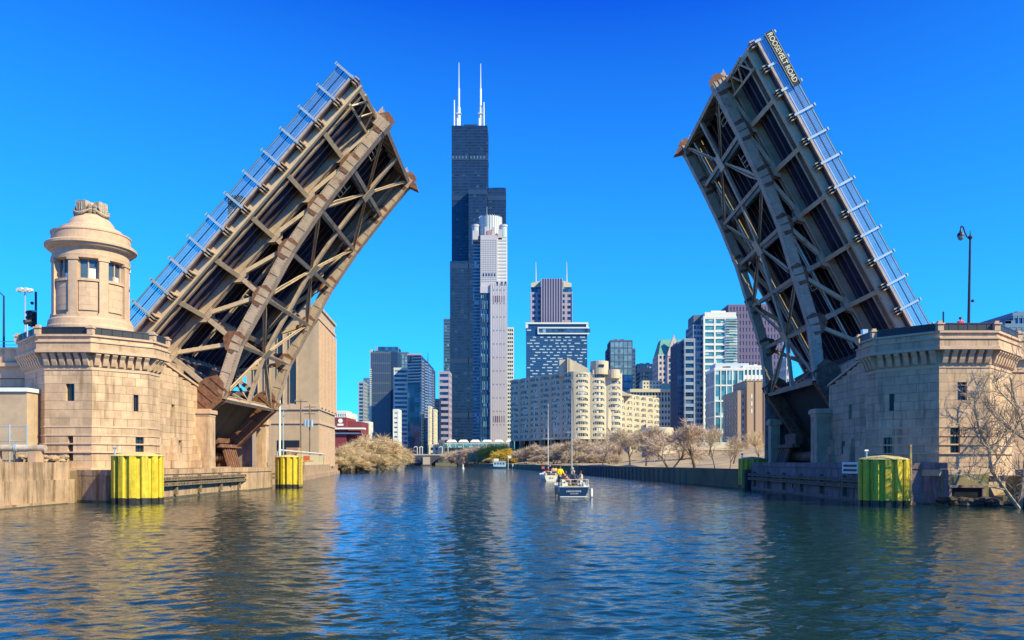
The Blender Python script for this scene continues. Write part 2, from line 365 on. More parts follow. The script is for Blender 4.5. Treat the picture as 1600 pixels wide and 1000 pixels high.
        for k in ks:
            u = k*P_
            m = MB()
            for s in (-1, 1): m.beam(T(u,1.2,yy+s*.2), T(u,vb[k]-.3,yy+s*.2), .05, .42)
            m.beam(T(u,1.2,yy), T(u,vb[k]-.3,yy), .4, .05); part(t, 'vertical_post', m, STEEL)
            # node plates
            for s in (-1, 1):
                y_ = yy+s*.46; h = .85 if k > 0 else 1.25
                poly = [(u-1.0, vb[k]+.42), (u-1.1, vb[k]-.35), (u-.4, vb[k]-h), (u+.45, vb[k]-h), (u+1.1, vb[k]-.4), (u+1.0, vb[k]+.42)]
                m = MB().extr(poly, O+V((0,y_,0)), U, N_, Yv, .04); part(t, 'gusset_plate', m, RUST)
                poly = [(u-.9, 1.3), (u-.3, 1.9), (u+.5, 1.9), (u+1.2, 1.3)]
                part(t, 'gusset_plate', MB().extr(poly, O+V((0,yy+s*.36,0)), U, N_, Yv, .04), STEEL)
        for k in range(-1, 5):
            a, b = T(k*P_+.4, 1.4, yy), T((k+1)*P_-.35, vb[k+1]-.4, yy); m = MB()
            for s in (-1, 1): m.beam(a+V((0,s*.19,0)), b+V((0,s*.19,0)), .05, .36)
            d = b-a; n = 9
            nn = d.normalized().cross(V(Yv))*.17
            for s in (-1, 1):
                for q in range(n): m.beam(a+d*(q/n)+nn*s+V((0,-.17,0)), a+d*((q+1)/n)+nn*s+V((0,.17,0)), .04, .09, N_)
            part(t, 'laced_diagonal', m, STEELC)
        # heel
        a, b = T(-14, 1.2, yy), T(-P_, vb[-1], yy); part(t, 'heel_brace', MB().beam(a, b, .6, .6), RUST)
        part(t, 'heel_brace', MB().beam(T(-9.5,1.2,yy), T(-9.5,7,yy), .5, .5), RUST)
        for s in (-1, 1):
            poly = [(-7.4, 4.9), (-4.4, 5.3), (-3.4, 6.0), (-3.6, 7.0), (-5.0, 7.95), (-7.6, 7.5)]
            part(t, 'trunnion_plate', MB().extr(poly, O+V((0,yy+s*.51,0)), U, N_, Yv, .05), RUST)
            for q in range(5):
                a, b = T(-7.2+q*.8, 5.1+q*.15, yy+s*.56), T(-7.2+q*.8, 7.4, yy+s*.56); part(t, 'stiffener', MB().beam(a, b, .08, .12), RUST)
        # tip
        m = bx(uT-.9, uT+.12, .3, 2.95, yy-.5, yy+.5)
        for q in range(6): bx(uT-.92, uT+.2, .5+q*.44, .58+q*.44, yy-.56, yy+.56, m)
        part(t, 'tip_casting', m, STEEL)
    m = MB().extr([(uT-.6, 2.9), (uT+.12, 2.9), (uT+.12, 3.4), (uT-.3, 4.0)], O+V((0,yf,0)), U, N_, Yv, 1.0); part(t, 'lock_bracket', m, RUST)
    # bottom lateral bracing
    def B(k, y_): return T(k*P_, vb[k], y_)
    for k in range(-1, 6):
        m = MB(); w_ = .42 if k >= 0 else .9
        a, b = B(k, yn+.5), B(k, yf-.5)
        for s in (-1, 1): m.beam(a+N_*s*w_*.4, b+N_*s*w_*.4, .36, .07, U)
        m.beam(a, b, .05, w_*.8, U); part(t, 'lateral_strut', m, STEEL)
    nrm = N_
    def lens(a, b, w0, wm, f=.3):
        m = MB(); c = a+(b-a)*f; e = a+(b-a)*.8
        m.beam(a, c, w0, .06, nrm.cross((b-a).normalized()), w2=wm); m.beam(c, e, wm, .06, nrm.cross((b-a).normalized()), w2=w0*1.15); m.beam(e, b, w0*1.15, .06, nrm.cross((b-a).normalized()), w2=w0)
        for s in (-1, 1): m.beam(a, b, .06, .34, nrm.cross((b-a).normalized()))
        return m
    for k in (0, 2, 4):
        hub = B(k, yc)
        part(t, 'hub_plate', MB().beam(hub+N_*.26-U*.8, hub+N_*.26+U*.8, 1.5, .05, Yv), STEELC)
        for dk in (-1, 1):
            if k+dk > 5: continue
            for y_, sg in ((yn, 1), (yf, -1)):
                e = B(k+dk, y_+sg*.45); part(t, 'lateral_brace', lens(e, hub, .30, .82 if dk*side*sg == side*sg*dk and dk < 0 else .55), STEELC)
    for k in (-1, 0, 1, 2, 3, 4):
        part(t, 'centre_strut', MB().beam(B(k,yc), B(k+1,yc), .5, .3, Yv), STEEL)
    # sway frames hanging from the floor beams down to the struts
    for k in (-1, 0, 1, 2):
        for a, b in ((T(k*P_,1.8,yn+.4), B(k,yc)), (T(k*P_,1.8,yf-.4), B(k,yc))): part(t, 'sway_brace', MB().beam(a, b, .22, .22, U), STEEL)
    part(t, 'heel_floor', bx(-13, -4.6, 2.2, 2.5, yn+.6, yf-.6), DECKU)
    part(t, 'heel_plate', MB().hexa([T(-14,5.7,yn+.5),T(-5.2,6.3,yn+.5),T(-5.2,6.38,yn+.5),T(-14,5.78,yn+.5),T(-14,5.7,yf-.5),T(-5.2,6.3,yf-.5),T(-5.2,6.38,yf-.5),T(-14,5.78,yf-.5)]), mat('shaded_heel_steel', (.035,.032,.04), .7, var=.3) if 'shaded_heel_steel' not in _m else _m['shaded_heel_steel'])  # solid heel plate, near-black: the well's shade is put into its colour
    part(t, 'counterweight', bx(-21, -14.6, .4, 7.2, y0+2, y1-2), DCONC)
    # utility pipes and walkway below the deck
    for yy, r in ((yn+2.0, .10), (yn+2.5, .07), (yf-2.4, .1)):
        part(t, 'conduit', MB().tube(T(-4,2.05,yy), T(uT-.6,2.05,yy), r, n=6), GALV if side > 0 else STEEL)
    for u in (3.0, 8.0, 17.2, 22):
        m = MB()
        for q in range(3): m.beam(T(u+q*.5,2.4,yn+1), T(u+q*.5,2.4,yn+3.4), .07, .07)
        m.beam(T(u,2.4,yn+1), T(u+1.6,2.4,yn+1), .07, .07); m.beam(T(u,2.4,yn+3.4), T(u+1.6,2.4,yn+3.4), .07, .07)
        part(t, 'pipe_hanger', m, STEELC)
    # end lattice of the near sidewalk
    m = MB()
    m.beam(T(uT-.35,1.5,y0+.9), T(uT-.35,1.6,yn), .2, .16, U); m.beam(T(uT-1.9,1.0,y0+.9), T(uT-1.9,1.7,yn), .2, .16, U)
    for q in range(2): a = y0+.9+q*2.4; m.beam(T(uT-1.9,1.2,a), T(uT-.4,1.5,a+1.2), .12, .12); m.beam(T(uT-.4,1.5,a+1.2), T(uT-1.9,1.4,a+2.4), .12, .12)
    part(t, 'end_lattice', m, STEELC)
    # railings
    for yy, sg in ((y0+.05, 1), (y1-.05, -1)):
        rl = part(t, 'railing', bx(uB+6, uT, -1.55, -1.47, yy-.06, yy+.06), RAILM)
        pk = MB()
        for j in range(-4, 11):
            u = j*P_/2+.1; m = bx(u-.10, u+.10, -1.68, .25, yy-.24*sg, yy-.10*sg); m.beam(T(u,-1.72,yy-.17*sg), T(u,-1.84,yy-.17*sg), .26, .26)
            me = m; part(rl, 'rail_post', me, GALV)
            if j < 10:
                if yy < y1-2:
                    q = 1
                    while q < 16: pk_u = u+q*P_/32; bx(pk_u-.02, pk_u+.02, -1.45, -.35, yy-.02, yy+.02, pk); q += 1
                for v_ in (-1.3, -1.12, -.68, -.5): bx(u+.12, u+P_/2-.12, v_-.018, v_+.018, yy-.02, yy+.02, pk)
        part(rl, 'pickets', pk, RAILM, kind='stuff', fix=False)
        for v_ in (-.90, -.33): part(rl, 'rail_bar', bx(uB+6, uT, v_-.04, v_+.04, yy-.04, yy+.04), DARKM if v_ < -.5 else GALV)
        part(rl, 'rail_edge', bx(uB+6, uT, -1.60, -1.56, yy-.02, yy+.02), DARKM)
    if side > 0:
        u1, u0 = uT+.05, uT-5.35; yb = y0-.30
        sg_ = part(t, 'street_name_board', bx(u0, u1, -1.47, -.80, yb-.05, yb), mat('board_black', (.012,.012,.016), .4))
        for v_ in (-1.50, -.77): part(sg_, 'board_edge', bx(u0, u1, v_-.03, v_+.03, yb-.09, yb+.03), mat('board_rim', (.22,.22,.2), .5))
        cu = bpy.data.curves.new('lettering', 'FONT'); cu.body = 'ROOSEVELT ROAD'; cu.size = .66; cu.offset = .016; cu.extrude = .012; cu.align_x = 'LEFT'; cu.align_y = 'CENTER'
        tmp = bpy.data.objects.new('lettering', cu); link(tmp); bpy.context.view_layer.update()
        me = bpy.data.meshes.new_from_object(tmp.evaluated_get(bpy.context.evaluated_depsgraph_get())); bpy.data.objects.remove(tmp)
        xs = [v.co.x for v in me.vertices]; wx = max(xs)-min(xs); k = 4.95/wx
        for v in me.vertices: v.co = T(uT-.12-(v.co.x-min(xs))*k, -1.135-v.co.y*1.0, yb-.07) - T(-9,3,y0+14) + V((0, -v.co.z, 0))
        # serifs: a small slab at the foot and head of upright strokes is left to the bold weight
        me.materials.clear(); part(sg_, 'lettering', me, mat('letter_cream', (.62,.58,.42), .5))
    else:
        c = T(9.7, -1.35, y0+2.4); m = MB().box(c.x-.62, c.x+.62, c.y-.5, c.y+.5, c.z-1.3, c.z+.85); m.box(c.x-.75, c.x+.75, c.y-.6, c.y+.6, c.z+.85, c.z+.97)
        bxs = part(t, 'signal_cabinet', m, DARKM)
        m = MB()
        for q in range(9): m.box(c.x-.55, c.x+.55, c.y-.56, c.y-.5, c.z-1.1+q*.2, c.z-1.05+q*.2)
        part(bxs, 'louvre', m, STEEL)
    return t
leaf(-1); leaf(1)
# ---------------------------------------------------------------- stone piers
_unit = {}
def unit():
    if 'c' not in _unit:
        m = MB().box(0,1,0,1,0,1); _unit['c'] = m.mesh('stone'); _unit['c'].materials.append(STONE)
    return _unit['c']
def stones(root, a, b, z0, z1, course, ncol, holes=(), depth=.34, seed=0, name='stone', topz=None):
    """courses of cut stone on the wall from a to b (2D); the wall's outside is on the right of a->b"""
    rn = random.Random(seed); a, b = V((a[0], a[1], 0)), V((b[0], b[1], 0)); d = b-a; L_ = d.length; d.normalize(); ang = math.atan2(d.y, d.x)
    rl = rootloc(root); nr = max(1, round((z1-z0)/course)); ch = (z1-z0)/nr; j = .009
    for r in range(nr):
        za, zb = z0+r*ch, z0+(r+1)*ch
        off = .5 if r % 2 else 0; cuts = [0]+[L_*(i+off+rn.uniform(-.12,.12))/ncol for i in range(1-(r % 2), ncol)]+[L_]
        cuts = sorted(c for c in cuts if 0 <= c <= L_); segs = [(s, e) for s, e in zip(cuts, cuts[1:]) if e-s > .2]
        zm = (za+zb)/2
        for (h0, h1, hz0, hz1) in holes:
            if hz0 < zm < hz1:
                ns = []
                for s, e in segs:
                    if e <= h0 or s >= h1: ns.append((s, e)); continue
                    if s < h0-.08: ns.append((s, h0))
                    if e > h1+.08: ns.append((h1, e))
                segs = ns
        for s, e in segs:
            if topz:
                zz = min(topz(s/L_), topz(e/L_))
                if za >= zz-.05: continue
                zt = min(zb, zz)
            else: zt = zb
            pr = rn.uniform(0, .012)
            o = bpy.data.objects.new(name, unit()); link(o); o.parent = root
            p = a+d*(s+j)+V((d.y, -d.x, 0))*pr
            o.location = (p.x-rl.x, p.y-rl.y, za+j-rl.z); o.rotation_euler = (0,0,ang); o.scale = (e-s-2*j, depth, zt-za-2*j)
def offs(path, d):
    """offset an open polyline to its right"""
    out = []; n = len(path)
    for i in range(n):
        ns = []
        if i: e = V((path[i][0]-path[i-1][0], path[i][1]-path[i-1][1])).normalized(); ns.append(V((e.y, -e.x)))
        if i < n-1: e = V((path[i+1][0]-path[i][0], path[i+1][1]-path[i][1])).normalized(); ns.append(V((e.y, -e.x)))
        if len(ns) == 2: m = (ns[0]+ns[1]).normalized(); k = d/max(.4, m.dot(ns[0]))
        else: m = ns[0]; k = d
        out.append((path[i][0]+m.x*k, path[i][1]+m.y*k))
    return out
WINDK = mat('dark_window', (.02,.025,.035), .15, spec=.6)
def pier(side):
    s = 1 if side < 0 else -1
    if side < 0:
        c1 = V((-32.65, 60.3)); yend = 75.6; name = 'stone pier under the domed turret on the left bank, its right-hand faces brightly lit'
    else:
        c1 = V((28.99, 56.0)); yend = 71.0; name = 'stone pier without a turret on the right bank, its river side in blue shade'
    def q(x, y): return (c1.x+s*x, c1.y+y)
    Pm, P0, P1, P2, P3, P4 = q(-7.5,3.95), q(-3.55,0), q(0,0), q(2.85,3.0), q(2.85,5.0), q(1.75,5.5)
    P5 = (P4[0], yend)
    if side > 0: P2, P3, P4 = (26.1, 59.0), (26.1, 61.2), (27.0, 61.9); P5 = (27.0, yend)
    t = thing('stone_pier', name, 'bridge pier', (P0[0], P0[1]+3, 0), 'stone bridge piers')
    far = q(-16, 5)
    path = [Pm, P0, P1, P2, P3, P4, P5] if s > 0 else [P5, P4, P3, P2, P1, P0, Pm]
    def closed(pth, d, back):
        o = offs(pth, d); return o+back
    bk = [(P5[0]-s*9, yend), (Pm[0]-s*0.01, yend)] if s > 0 else [(Pm[0], yend), (P5[0]-s*9, yend)]
    if s < 0: bk = [(Pm[0]+.01, yend), (P5[0]+9, yend)]
    core = closed(path[:], -.33, bk)
    upper = [Pm, P0, P1, P2, P3, P4] if s > 0 else [P4, P3, P2, P1, P0, Pm]
    part(t, 'wall_core', MB().prism(closed(upper, -.33, [(P4[0]-s*.4, P4[1]+1.5), (Pm[0]+s*.4, P4[1]+6)] if s > 0 else [(Pm[0]+s*.4, P4[1]+6), (P4[0]-s*.4, P4[1]+1.5)]), 0, 10.6), DSTONE)
    zt = lambda f: 12.1-(12.1-10.2)*min(1, f*1.0)
    cx0, cx1 = P4[0]-s*.33, P4[0]-s*8
    part(t, 'wall_core', MB().prism([(cx0, P4[1]-.4), (cx1, P4[1]-.4), (cx1, yend), (cx0, yend)], 0, [11.9, 11.9, 10.0, 10.0]), DSTONE)
    def face(a, b, *r, **k): stones(t, *( (a, b) if s > 0 else (b, a)), *r, **k)
    Lf = 3.55
    hz = (7.95, 9.23) if True else None
    wx = (1.55, 2.12)
    def hole(h0, h1, L_, z0, z1): return (h0, h1, z0, z1) if s > 0 else (L_-h1, L_-h0, z0, z1)
    zc = .62; zb, ztop = 2.45, 10.2; nr = round((ztop-zb)/zc); ch = (ztop-zb)/nr
    def zr(i): return zb+i*ch
    face(P0, P1, zb, ztop, zc, 3, holes=[hole(1.6, 2.25, Lf, zr(8), zr(10))]+([hole(2.1, 2.75, Lf, zr(2), zr(5))] if s < 0 else [hole(1.75,2.15,Lf,zr(1),zr(4))]), seed=1+side)
    L2 = (V(P2)-V(P1)).length
    face(P1, P2, zb, ztop, zc, 4, holes=[hole(L2-1.1, L2-.75, L2, zr(7), zr(9)), hole(L2-.95, L2-.35, L2, zr(1), zr(4))], seed=5+side)
    face(P2, P3, zb, ztop, zc, 2, seed=9+side); face(P3, P4, zb, ztop, zc, 1, seed=11)
    L4 = abs(P5[1]-P4[1])
    face(P4, P5, zb, 11.8, zc, 6, holes=[hole(4.2, 4.8, L4, zr(7), zr(9)), hole(5.6, 6.3, L4, zr(2), zr(4))], seed=13, topz=lambda f: zt(f if s > 0 else 1-f)-.05)
    face(Pm, P0, zb, ztop, zc, 3, seed=15)
    # window panes set back in the openings
    def pane(a, b, h0, h1, z0, z1):
        a, b = V((*a, 0)), V((*b, 0)); d = (b-a).normalized(); n = V((d.y, -d.x, 0))*s
        p, r = a+d*h0, a+d*h1; fr = part(t, 'window', MB().hexa([V((*(p-n*.30).xy, z0)), V((*(r-n*.30).xy, z0)), V((*(r-n*.25).xy, z0)), V((*(p-n*.25).xy, z0)), V((*(p-n*.30).xy, z1)), V((*(r-n*.30).xy, z1)), V((*(r-n*.25).xy, z1)), V((*(p-n*.25).xy, z1))]), WINDK)
        m = MB(); c = (p+r)/2-n*.23; m.beam(V((*c.xy, z0)), V((*c.xy, z1)), .05, .05)
        part(fr, 'mullion', m, DARKM)
    pane(P0, P1, 1.6, 2.25, zr(8), zr(10)); pane(P1, P2, L2-1.1, L2-.75, zr(7), zr(9)); pane(P1, P2, L2-.95, L2-.35, zr(1), zr(4))
    pane(P4, P5, 4.2, 4.8, zr(7), zr(9)); pane(P4, P5, 5.6, 6.3, zr(2), zr(4))
    if s < 0: pane(P0, P1, 2.1, 2.75, zr(2), zr(5))
    else: pane(P0, P1, 1.75, 2.15, zr(1), zr(4))
    # string courses, stepped foot
    U5 = upper
    def ring(d0, z0, z1, nm, m_=STONE2, pth=None, d1=None):
        pth = pth or U5; o = offs(pth, d0); i = offs(pth, -.3)
        poly = o+i[::-1]; part(t, nm, MB().prism(poly, z0, z1), m_)
    ring(.05, zr(5)-.06, zr(5)+.06, 'string_course'); ring(.06, zr(4)-.05, zr(4)+.05, 'string_course'); 
    ring(.09, zr(3)-.05, zr(3)+.05, 'string_course'); ring(.13, zr(2)-.05, zr(2)+.05, 'string_course'); ring(.22, zr(0)-.35, zr(0)+.12, 'plinth_course')
    ring(.06, 9.95, 10.2, 'string_course'); 
    # corbels
    prof = [(0,0), (.10,0), (.24,.10), (.34,.34), (.42,.62), (.62,.86), (.62,1.0), (0,1.0)]
    for a, b in zip(U5, U5[1:]):
        a3, b3 = V((*a, 0)), V((*b, 0)); d = b3-a3; L_ = d.length; d.normalize(); n = V((d.y, -d.x, 0)); k = max(1, round(L_/.62))
        for i in range(k):
            o = a3+d*(L_*(i+.5)/k)+V((0,0,10.2)); part(t, 'corbel', MB().extr(prof, o, n, (0,0,1), d, .36), STONE2)
    ring(.10, 10.2, 11.2, 'corbel_wall', STONE)
    full = path if True else U5
    top = U5[:]
    ring(.72, 11.2, 11.42, 'cornice_slab'); ring(.62, 11.42, 11.95, 'parapet_band', STONE); ring(.70, 11.95, 12.05, 'string_course'); ring(.50, 12.05, 12.40, 'parapet_band', STONE); ring(.64, 12.40, 12.55, 'parapet_coping')
    dk = offs(upper, .3)+([(P4[0]-s*1, P4[1]+9), (Pm[0]-s*6, P4[1]+9)] if s > 0 else [(Pm[0]+6, P4[1]+9), (P4[0]+1, P4[1]+9)])
    part(t, 'terrace_floor', MB().prism(dk, 11.3, 11.9), CONC)
    # parapet panels and posts
    pp = offs(U5, .45)
    rl = None
    for i, (a, b) in enumerate(zip(pp, pp[1:])):
        a3, b3 = V((*a, 12.82)), V((*b, 12.82)); d = (b3-a3); L_ = d.length; d.normalize()
        if L_ < 1: continue
        rr = part(t, 'railing_panel', MB().beam(a3+d*.28, b3-d*.28, .06, .50, (0,0,1)) if False else MB().beam(a3+d*.28, b3-d*.28, .06, .50, d.cross(V((0,0,1)))), DARKM)
        for z in (-.27, .27): part(rr, 'rail_bar', MB().beam(a3+d*.25+V((0,0,z)), b3-d*.25+V((0,0,z)), .14, .06, d.cross(V((0,0,1)))), mat('rail_paint', (.05,.055,.07), .4) if 'rail_paint' not in _m else _m['rail_paint'])
        for q_ in range(1, 6): o = a3+d*(L_*q_/6); part(rr, 'rail_rib', MB().beam(o+V((0,0,-.24)), o+V((0,0,.24)), .1, .05), DARKM)
    for p in pp:
        m = MB().box(p[0]-.2, p[0]+.2, p[1]-.2, p[1]+.2, 12.55, 13.0); m.box(p[0]-.27, p[0]+.27, p[1]-.27, p[1]+.27, 13.0, 13.1); m.box(p[0]-.14, p[0]+.14, p[1]-.14, p[1]+.14, 13.1, 13.25)
        part(t, 'parapet_post', m, STONE2)
    # side wall: parapet tail and sloping coping
    x_ = P4[0]+s*.12; xi = P4[0]-s*.5
    ya = P4[1]+.3
    part(t, 'sloping_coping', MB().hexa([(x_,ya,11.95),(xi,ya,11.95),(xi,yend+.1,10.05),(x_,yend+.1,10.05),(x_,ya,12.15),(xi,ya,12.15),(xi,yend+.1,10.25),(x_,yend+.1,10.25)]), STONE2)
    # stepped buttresses at the foot of the side wall
    for i in range(4):
        z0 = zb+i*ch*1.0*1.05; dd = .62-.15*i
        for kx, (y_a, y_b) in enumerate(((P4[1]+.15, P4[1]+2.6-.25*i), (P4[1]+3.3+.2*i, P4[1]+5.2), (yend-1.6+.15*i, yend+.05))):
            if y_b <= y_a+.2: continue
            x0, x1 = sorted((P4[0]-s*.2, P4[0]+s*dd)); part(t, 'buttress_stone', MB().box(x0+.004*i, x1, y_a+.01, y_b-.01, z0+.01, z0+ch*1.05-.01), STONE)
    # capped newel at the well
    for (cx, cy, zc_) in (((P4[0]+s*.55), yend+.25, 8.0),):
        m = MB().box(cx-.72, cx+.72, cy-.72, cy+.72, 2.3, zc_-.7); nw = part(t, 'newel', m, STONE)
        for i in range(6): part(nw, 'newel_joint', MB().box(cx-.75+.02*i, cx+.75-.02*i, cy-.75+.02*i, cy+.75-.02*i, 2.3+i*.72, 2.3+i*.72+.66), STONE)
        m = MB().prism([(cx-.75,cy-.75),(cx+.75,cy-.75),(cx+.75,cy+.75),(cx-.75,cy+.75)], zc_-.7, zc_-.45); m.box(cx-.88,cx+.88,cy-.88,cy+.88,zc_-.452,zc_-.1); m.box(cx-.8,cx+.8,cy-.8,cy+.8,zc_-.1,zc_)
        part(nw, 'newel_cap', m, STONE2)
    # gate post at the corner where the leaf lands
    m = MB().box(P4[0]-.5, P4[0]-.1, P4[1]+.8, P4[1]+1.2, 12.1, 13.9); m.box(P4[0]-.75, P4[0]+.15, P4[1]+.95, P4[1]+1.05, 12.6, 13.5)
    part(t, 'leaf_latch', m, GALV)
    return t, (Pm, P0, P1, P2, P3, P4, P5)
lpier, LP = pier(-1); rpier, RP = pier(1)
rpier.scale = (1, 1, .965)
part(rpier, 'terrace_step', MB().box(30.6, 33.0, 57.6, 59.6, 11.88, 12.36), STONE2)
# graffiti scrawl on the right pier
def graffiti():
    m = MB(); x0 = 29.9; z = 5.0; y = 55.93
    for pts in ([(0,.5),(.1,0),(.2,.35),(.3,0),(.42,.5)], [(.5,.45),(.8,.5)], [(.65,.5),(.6,0)], [(.85,0),(.9,.5),(1.2,.5)], [(.88,.25),(1.1,.27)]):
        for a, b in zip(pts, pts[1:]): m.beam((x0+a[0], y, z+a[1]), (x0+b[0], y, z+b[1]), .02, .045)
    part(rpier, 'spray_scrawl', m, DARKM)
graffiti()
# ---------------------------------------------------------------- machinery wells below the leaves
def well(side):
    if side < 0: xe, y0, y1, lab = -31.2, 75.8, 94.2, 'dark machinery well with rusty gears below the left leaf'
    else: xe, y0, y1, lab = 27.5, 71.2, 95.0, 'pitch dark machinery well below the right leaf'
    s = 1 if side < 0 else -1
    t = thing('machinery_well', lab, 'machinery pit', (xe, (y0+y1)/2, 0), 'machinery wells')
    def X(a, b): a, b = xe-s*a, xe-s*b; return (min(a,b), max(a,b))
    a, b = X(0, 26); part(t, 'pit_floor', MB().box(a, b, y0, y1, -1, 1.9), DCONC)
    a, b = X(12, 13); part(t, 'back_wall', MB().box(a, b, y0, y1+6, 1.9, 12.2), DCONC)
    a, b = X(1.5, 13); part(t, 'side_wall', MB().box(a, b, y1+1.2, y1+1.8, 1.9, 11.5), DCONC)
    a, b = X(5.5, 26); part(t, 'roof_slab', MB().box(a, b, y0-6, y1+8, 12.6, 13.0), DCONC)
    # far newel
    c = xe+s*.2 if side < 0 else 29.7; m = MB().box(c-.55, c+.55, y1-.2, y1+.9, 1.9, 7.7); m.box(c-.75, c+.75, y1-.4, y1+1.1, 7.4, 7.9); m.box(c-.6,c+.6,y1-.25,y1+.95,7.9,8.1); part(t, 'far_newel', m, STONE)
    # drive machinery
    m = MB().tube((xe-s*3.2, y0+3, 3.6), (xe-s*3.2, y1-2, 3.6), .55, n=16); part(t, 'drive_shaft', m, RUST, smooth=False)
    for yy in (y0+5, y0+8.4, y1-4.2):
        m = MB().tube((xe-s*3.2, yy, 3.6), (xe-s*3.2, yy+.7, 3.6), 1.25, n=20)
        for i in range(20): tt = 2*pi*i/20; m.box(xe-s*3.2+1.3*cos(tt)-.1, xe-s*3.2+1.3*cos(tt)+.1, yy+.05, yy+.65, 3.6+1.3*sin(tt)-.1, 3.6+1.3*sin(tt)+.1)
        part(t, 'gear_wheel', m, RUST)
    for i in range(6):
        yy = y1-6.2+i*.62; part(t, 'bearing_stand', MB().hexa([(xe-s*1.2-.15,yy,1.9),(xe-s*1.2+.15,yy,1.9),(xe-s*1.2+.15,yy+.3,1.9),(xe-s*1.2-.15,yy+.3,1.9),(xe-s*2-.15,yy,4.6),(xe-s*2+.15,yy,4.6),(xe-s*2+.15,yy+.3,4.6),(xe-s*2-.15,yy+.3,4.6)]), RUST)
    part(t, 'girder', MB().box(*X(1.6,2.4), y1-8, y1-1.5, 4.6, 5.0), RUST); part(t, 'girder', MB().box(*X(2.6,3.4), y1-6, y1-2.5, 5.0, 6.2), RUST)
    part(t, 'girder', MB().box(*X(.8,1.2), y0+2, y1-7, 2.1, 2.5), STEEL)
well(-1); well(1)
# ---------------------------------------------------------------- fender bases
def base(side):
    s = 1 if side < 0 else -1
    if side < 0:
        pl = [(-30.9,59.0),(-29.3,60.6),(-29.3,82.5),(-28.7,83.2),(-28.7,90.5),(-29.6,93.6),(-32,96.2),(-42,97),(-42,76),(-31.5,75.9),(-31.0,60.9),(-34,60.2)]
        lab = 'low concrete river base with timber fenders along the left pier'; z = 2.42; xs = -29.3; ya, yb = 61.5, 93
    else:
        pl = [(29.4,55.5),(28.2,56.6),(26.2,56.9),(25.5,57.6),(25.5,90),(27,95.5),(40,96),(40,71.2),(27.6,71),(27.2,60.5),(29,56.4)]
        lab = 'low shaded concrete base with timber fenders along the right pier'; z = 2.95; xs = 25.5; ya, yb = 58.2, 90
    t = thing('fender_base', lab, 'pier base', (pl[0][0], pl[0][1], 0), 'river bases of the piers')
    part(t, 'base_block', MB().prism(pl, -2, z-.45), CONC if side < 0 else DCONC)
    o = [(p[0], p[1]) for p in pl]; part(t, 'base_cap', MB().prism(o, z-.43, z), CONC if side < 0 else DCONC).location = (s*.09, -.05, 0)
    part(t, 'tide_band', MB().prism(pl, -1, .16), CONCW).location = (s*.05, -.05, 0)
    for zz in (1.62, 1.18):
        y_ = ya; 
        while y_ < yb-.1:
            e = min(y_+4.4, yb); part(t, 'fender_timber', MB().box(*sorted((xs+s*.06, xs+s*.42)), y_+.03, e-.03, zz-.15, zz+.15), WOOD); y_ = e
    n = int((yb-ya)/.55)
    m = MB()
    for i in range(n):
        for zz in (1.62, 1.18):
            if random.random() < .8: yy = ya+.3+i*.55; m.tube((xs+s*.42, yy, zz+.03), (xs+s*.48, yy, zz+.03), .045, n=6)
    part(t, 'fender_bolts', m, DARKM, kind='stuff')
    for i in range(7): yy = ya+.4+(yb-ya)*i/6.4; part(t, 'fender_post', MB().box(*sorted((xs+s*.02, xs+s*.30)), yy-.15, yy+.15, .3, 1.95), WOOD)
    for i in range(3):
        yy = ya+3+i*7.5; part(t, 'drain_hole', MB().tube((xs+s*.1, yy, .75), (xs-s*.3, yy, .75), .2, n=12), DARKM)
    if side > 0:   # notice board
        b_ = part(t, 'notice_board', MB().box(25.32, 25.36, 58.7, 60.9, 2.15, 3.05) if False else MB().box(24.0+1.1, 25.14, 60.3, 63.3, 2.12, 3.0), WHT)
        cu = bpy.data.curves.new('n', 'FONT'); cu.body = 'NO MOORING\nAT PIER'; cu.size = .34; cu.align_x = 'CENTER'; cu.align_y = 'CENTER'
        ob = bpy.data.objects.new('n', cu)
        m = MB()
        rn = random.Random(2)
        for zz in (2.72, 2.38):   # two lines of small unreadable print
            yy = 60.5
            while yy < 63.0: wl = rn.uniform(.08,.22); m.box(25.07, 25.098, yy, yy+wl, zz-.09, zz+.09); yy += wl+.07
        part(b_, 'small_print', m, DARKM, kind='stuff'); bpy.data.objects.remove(ob)
    return t
base(-1); base(1)
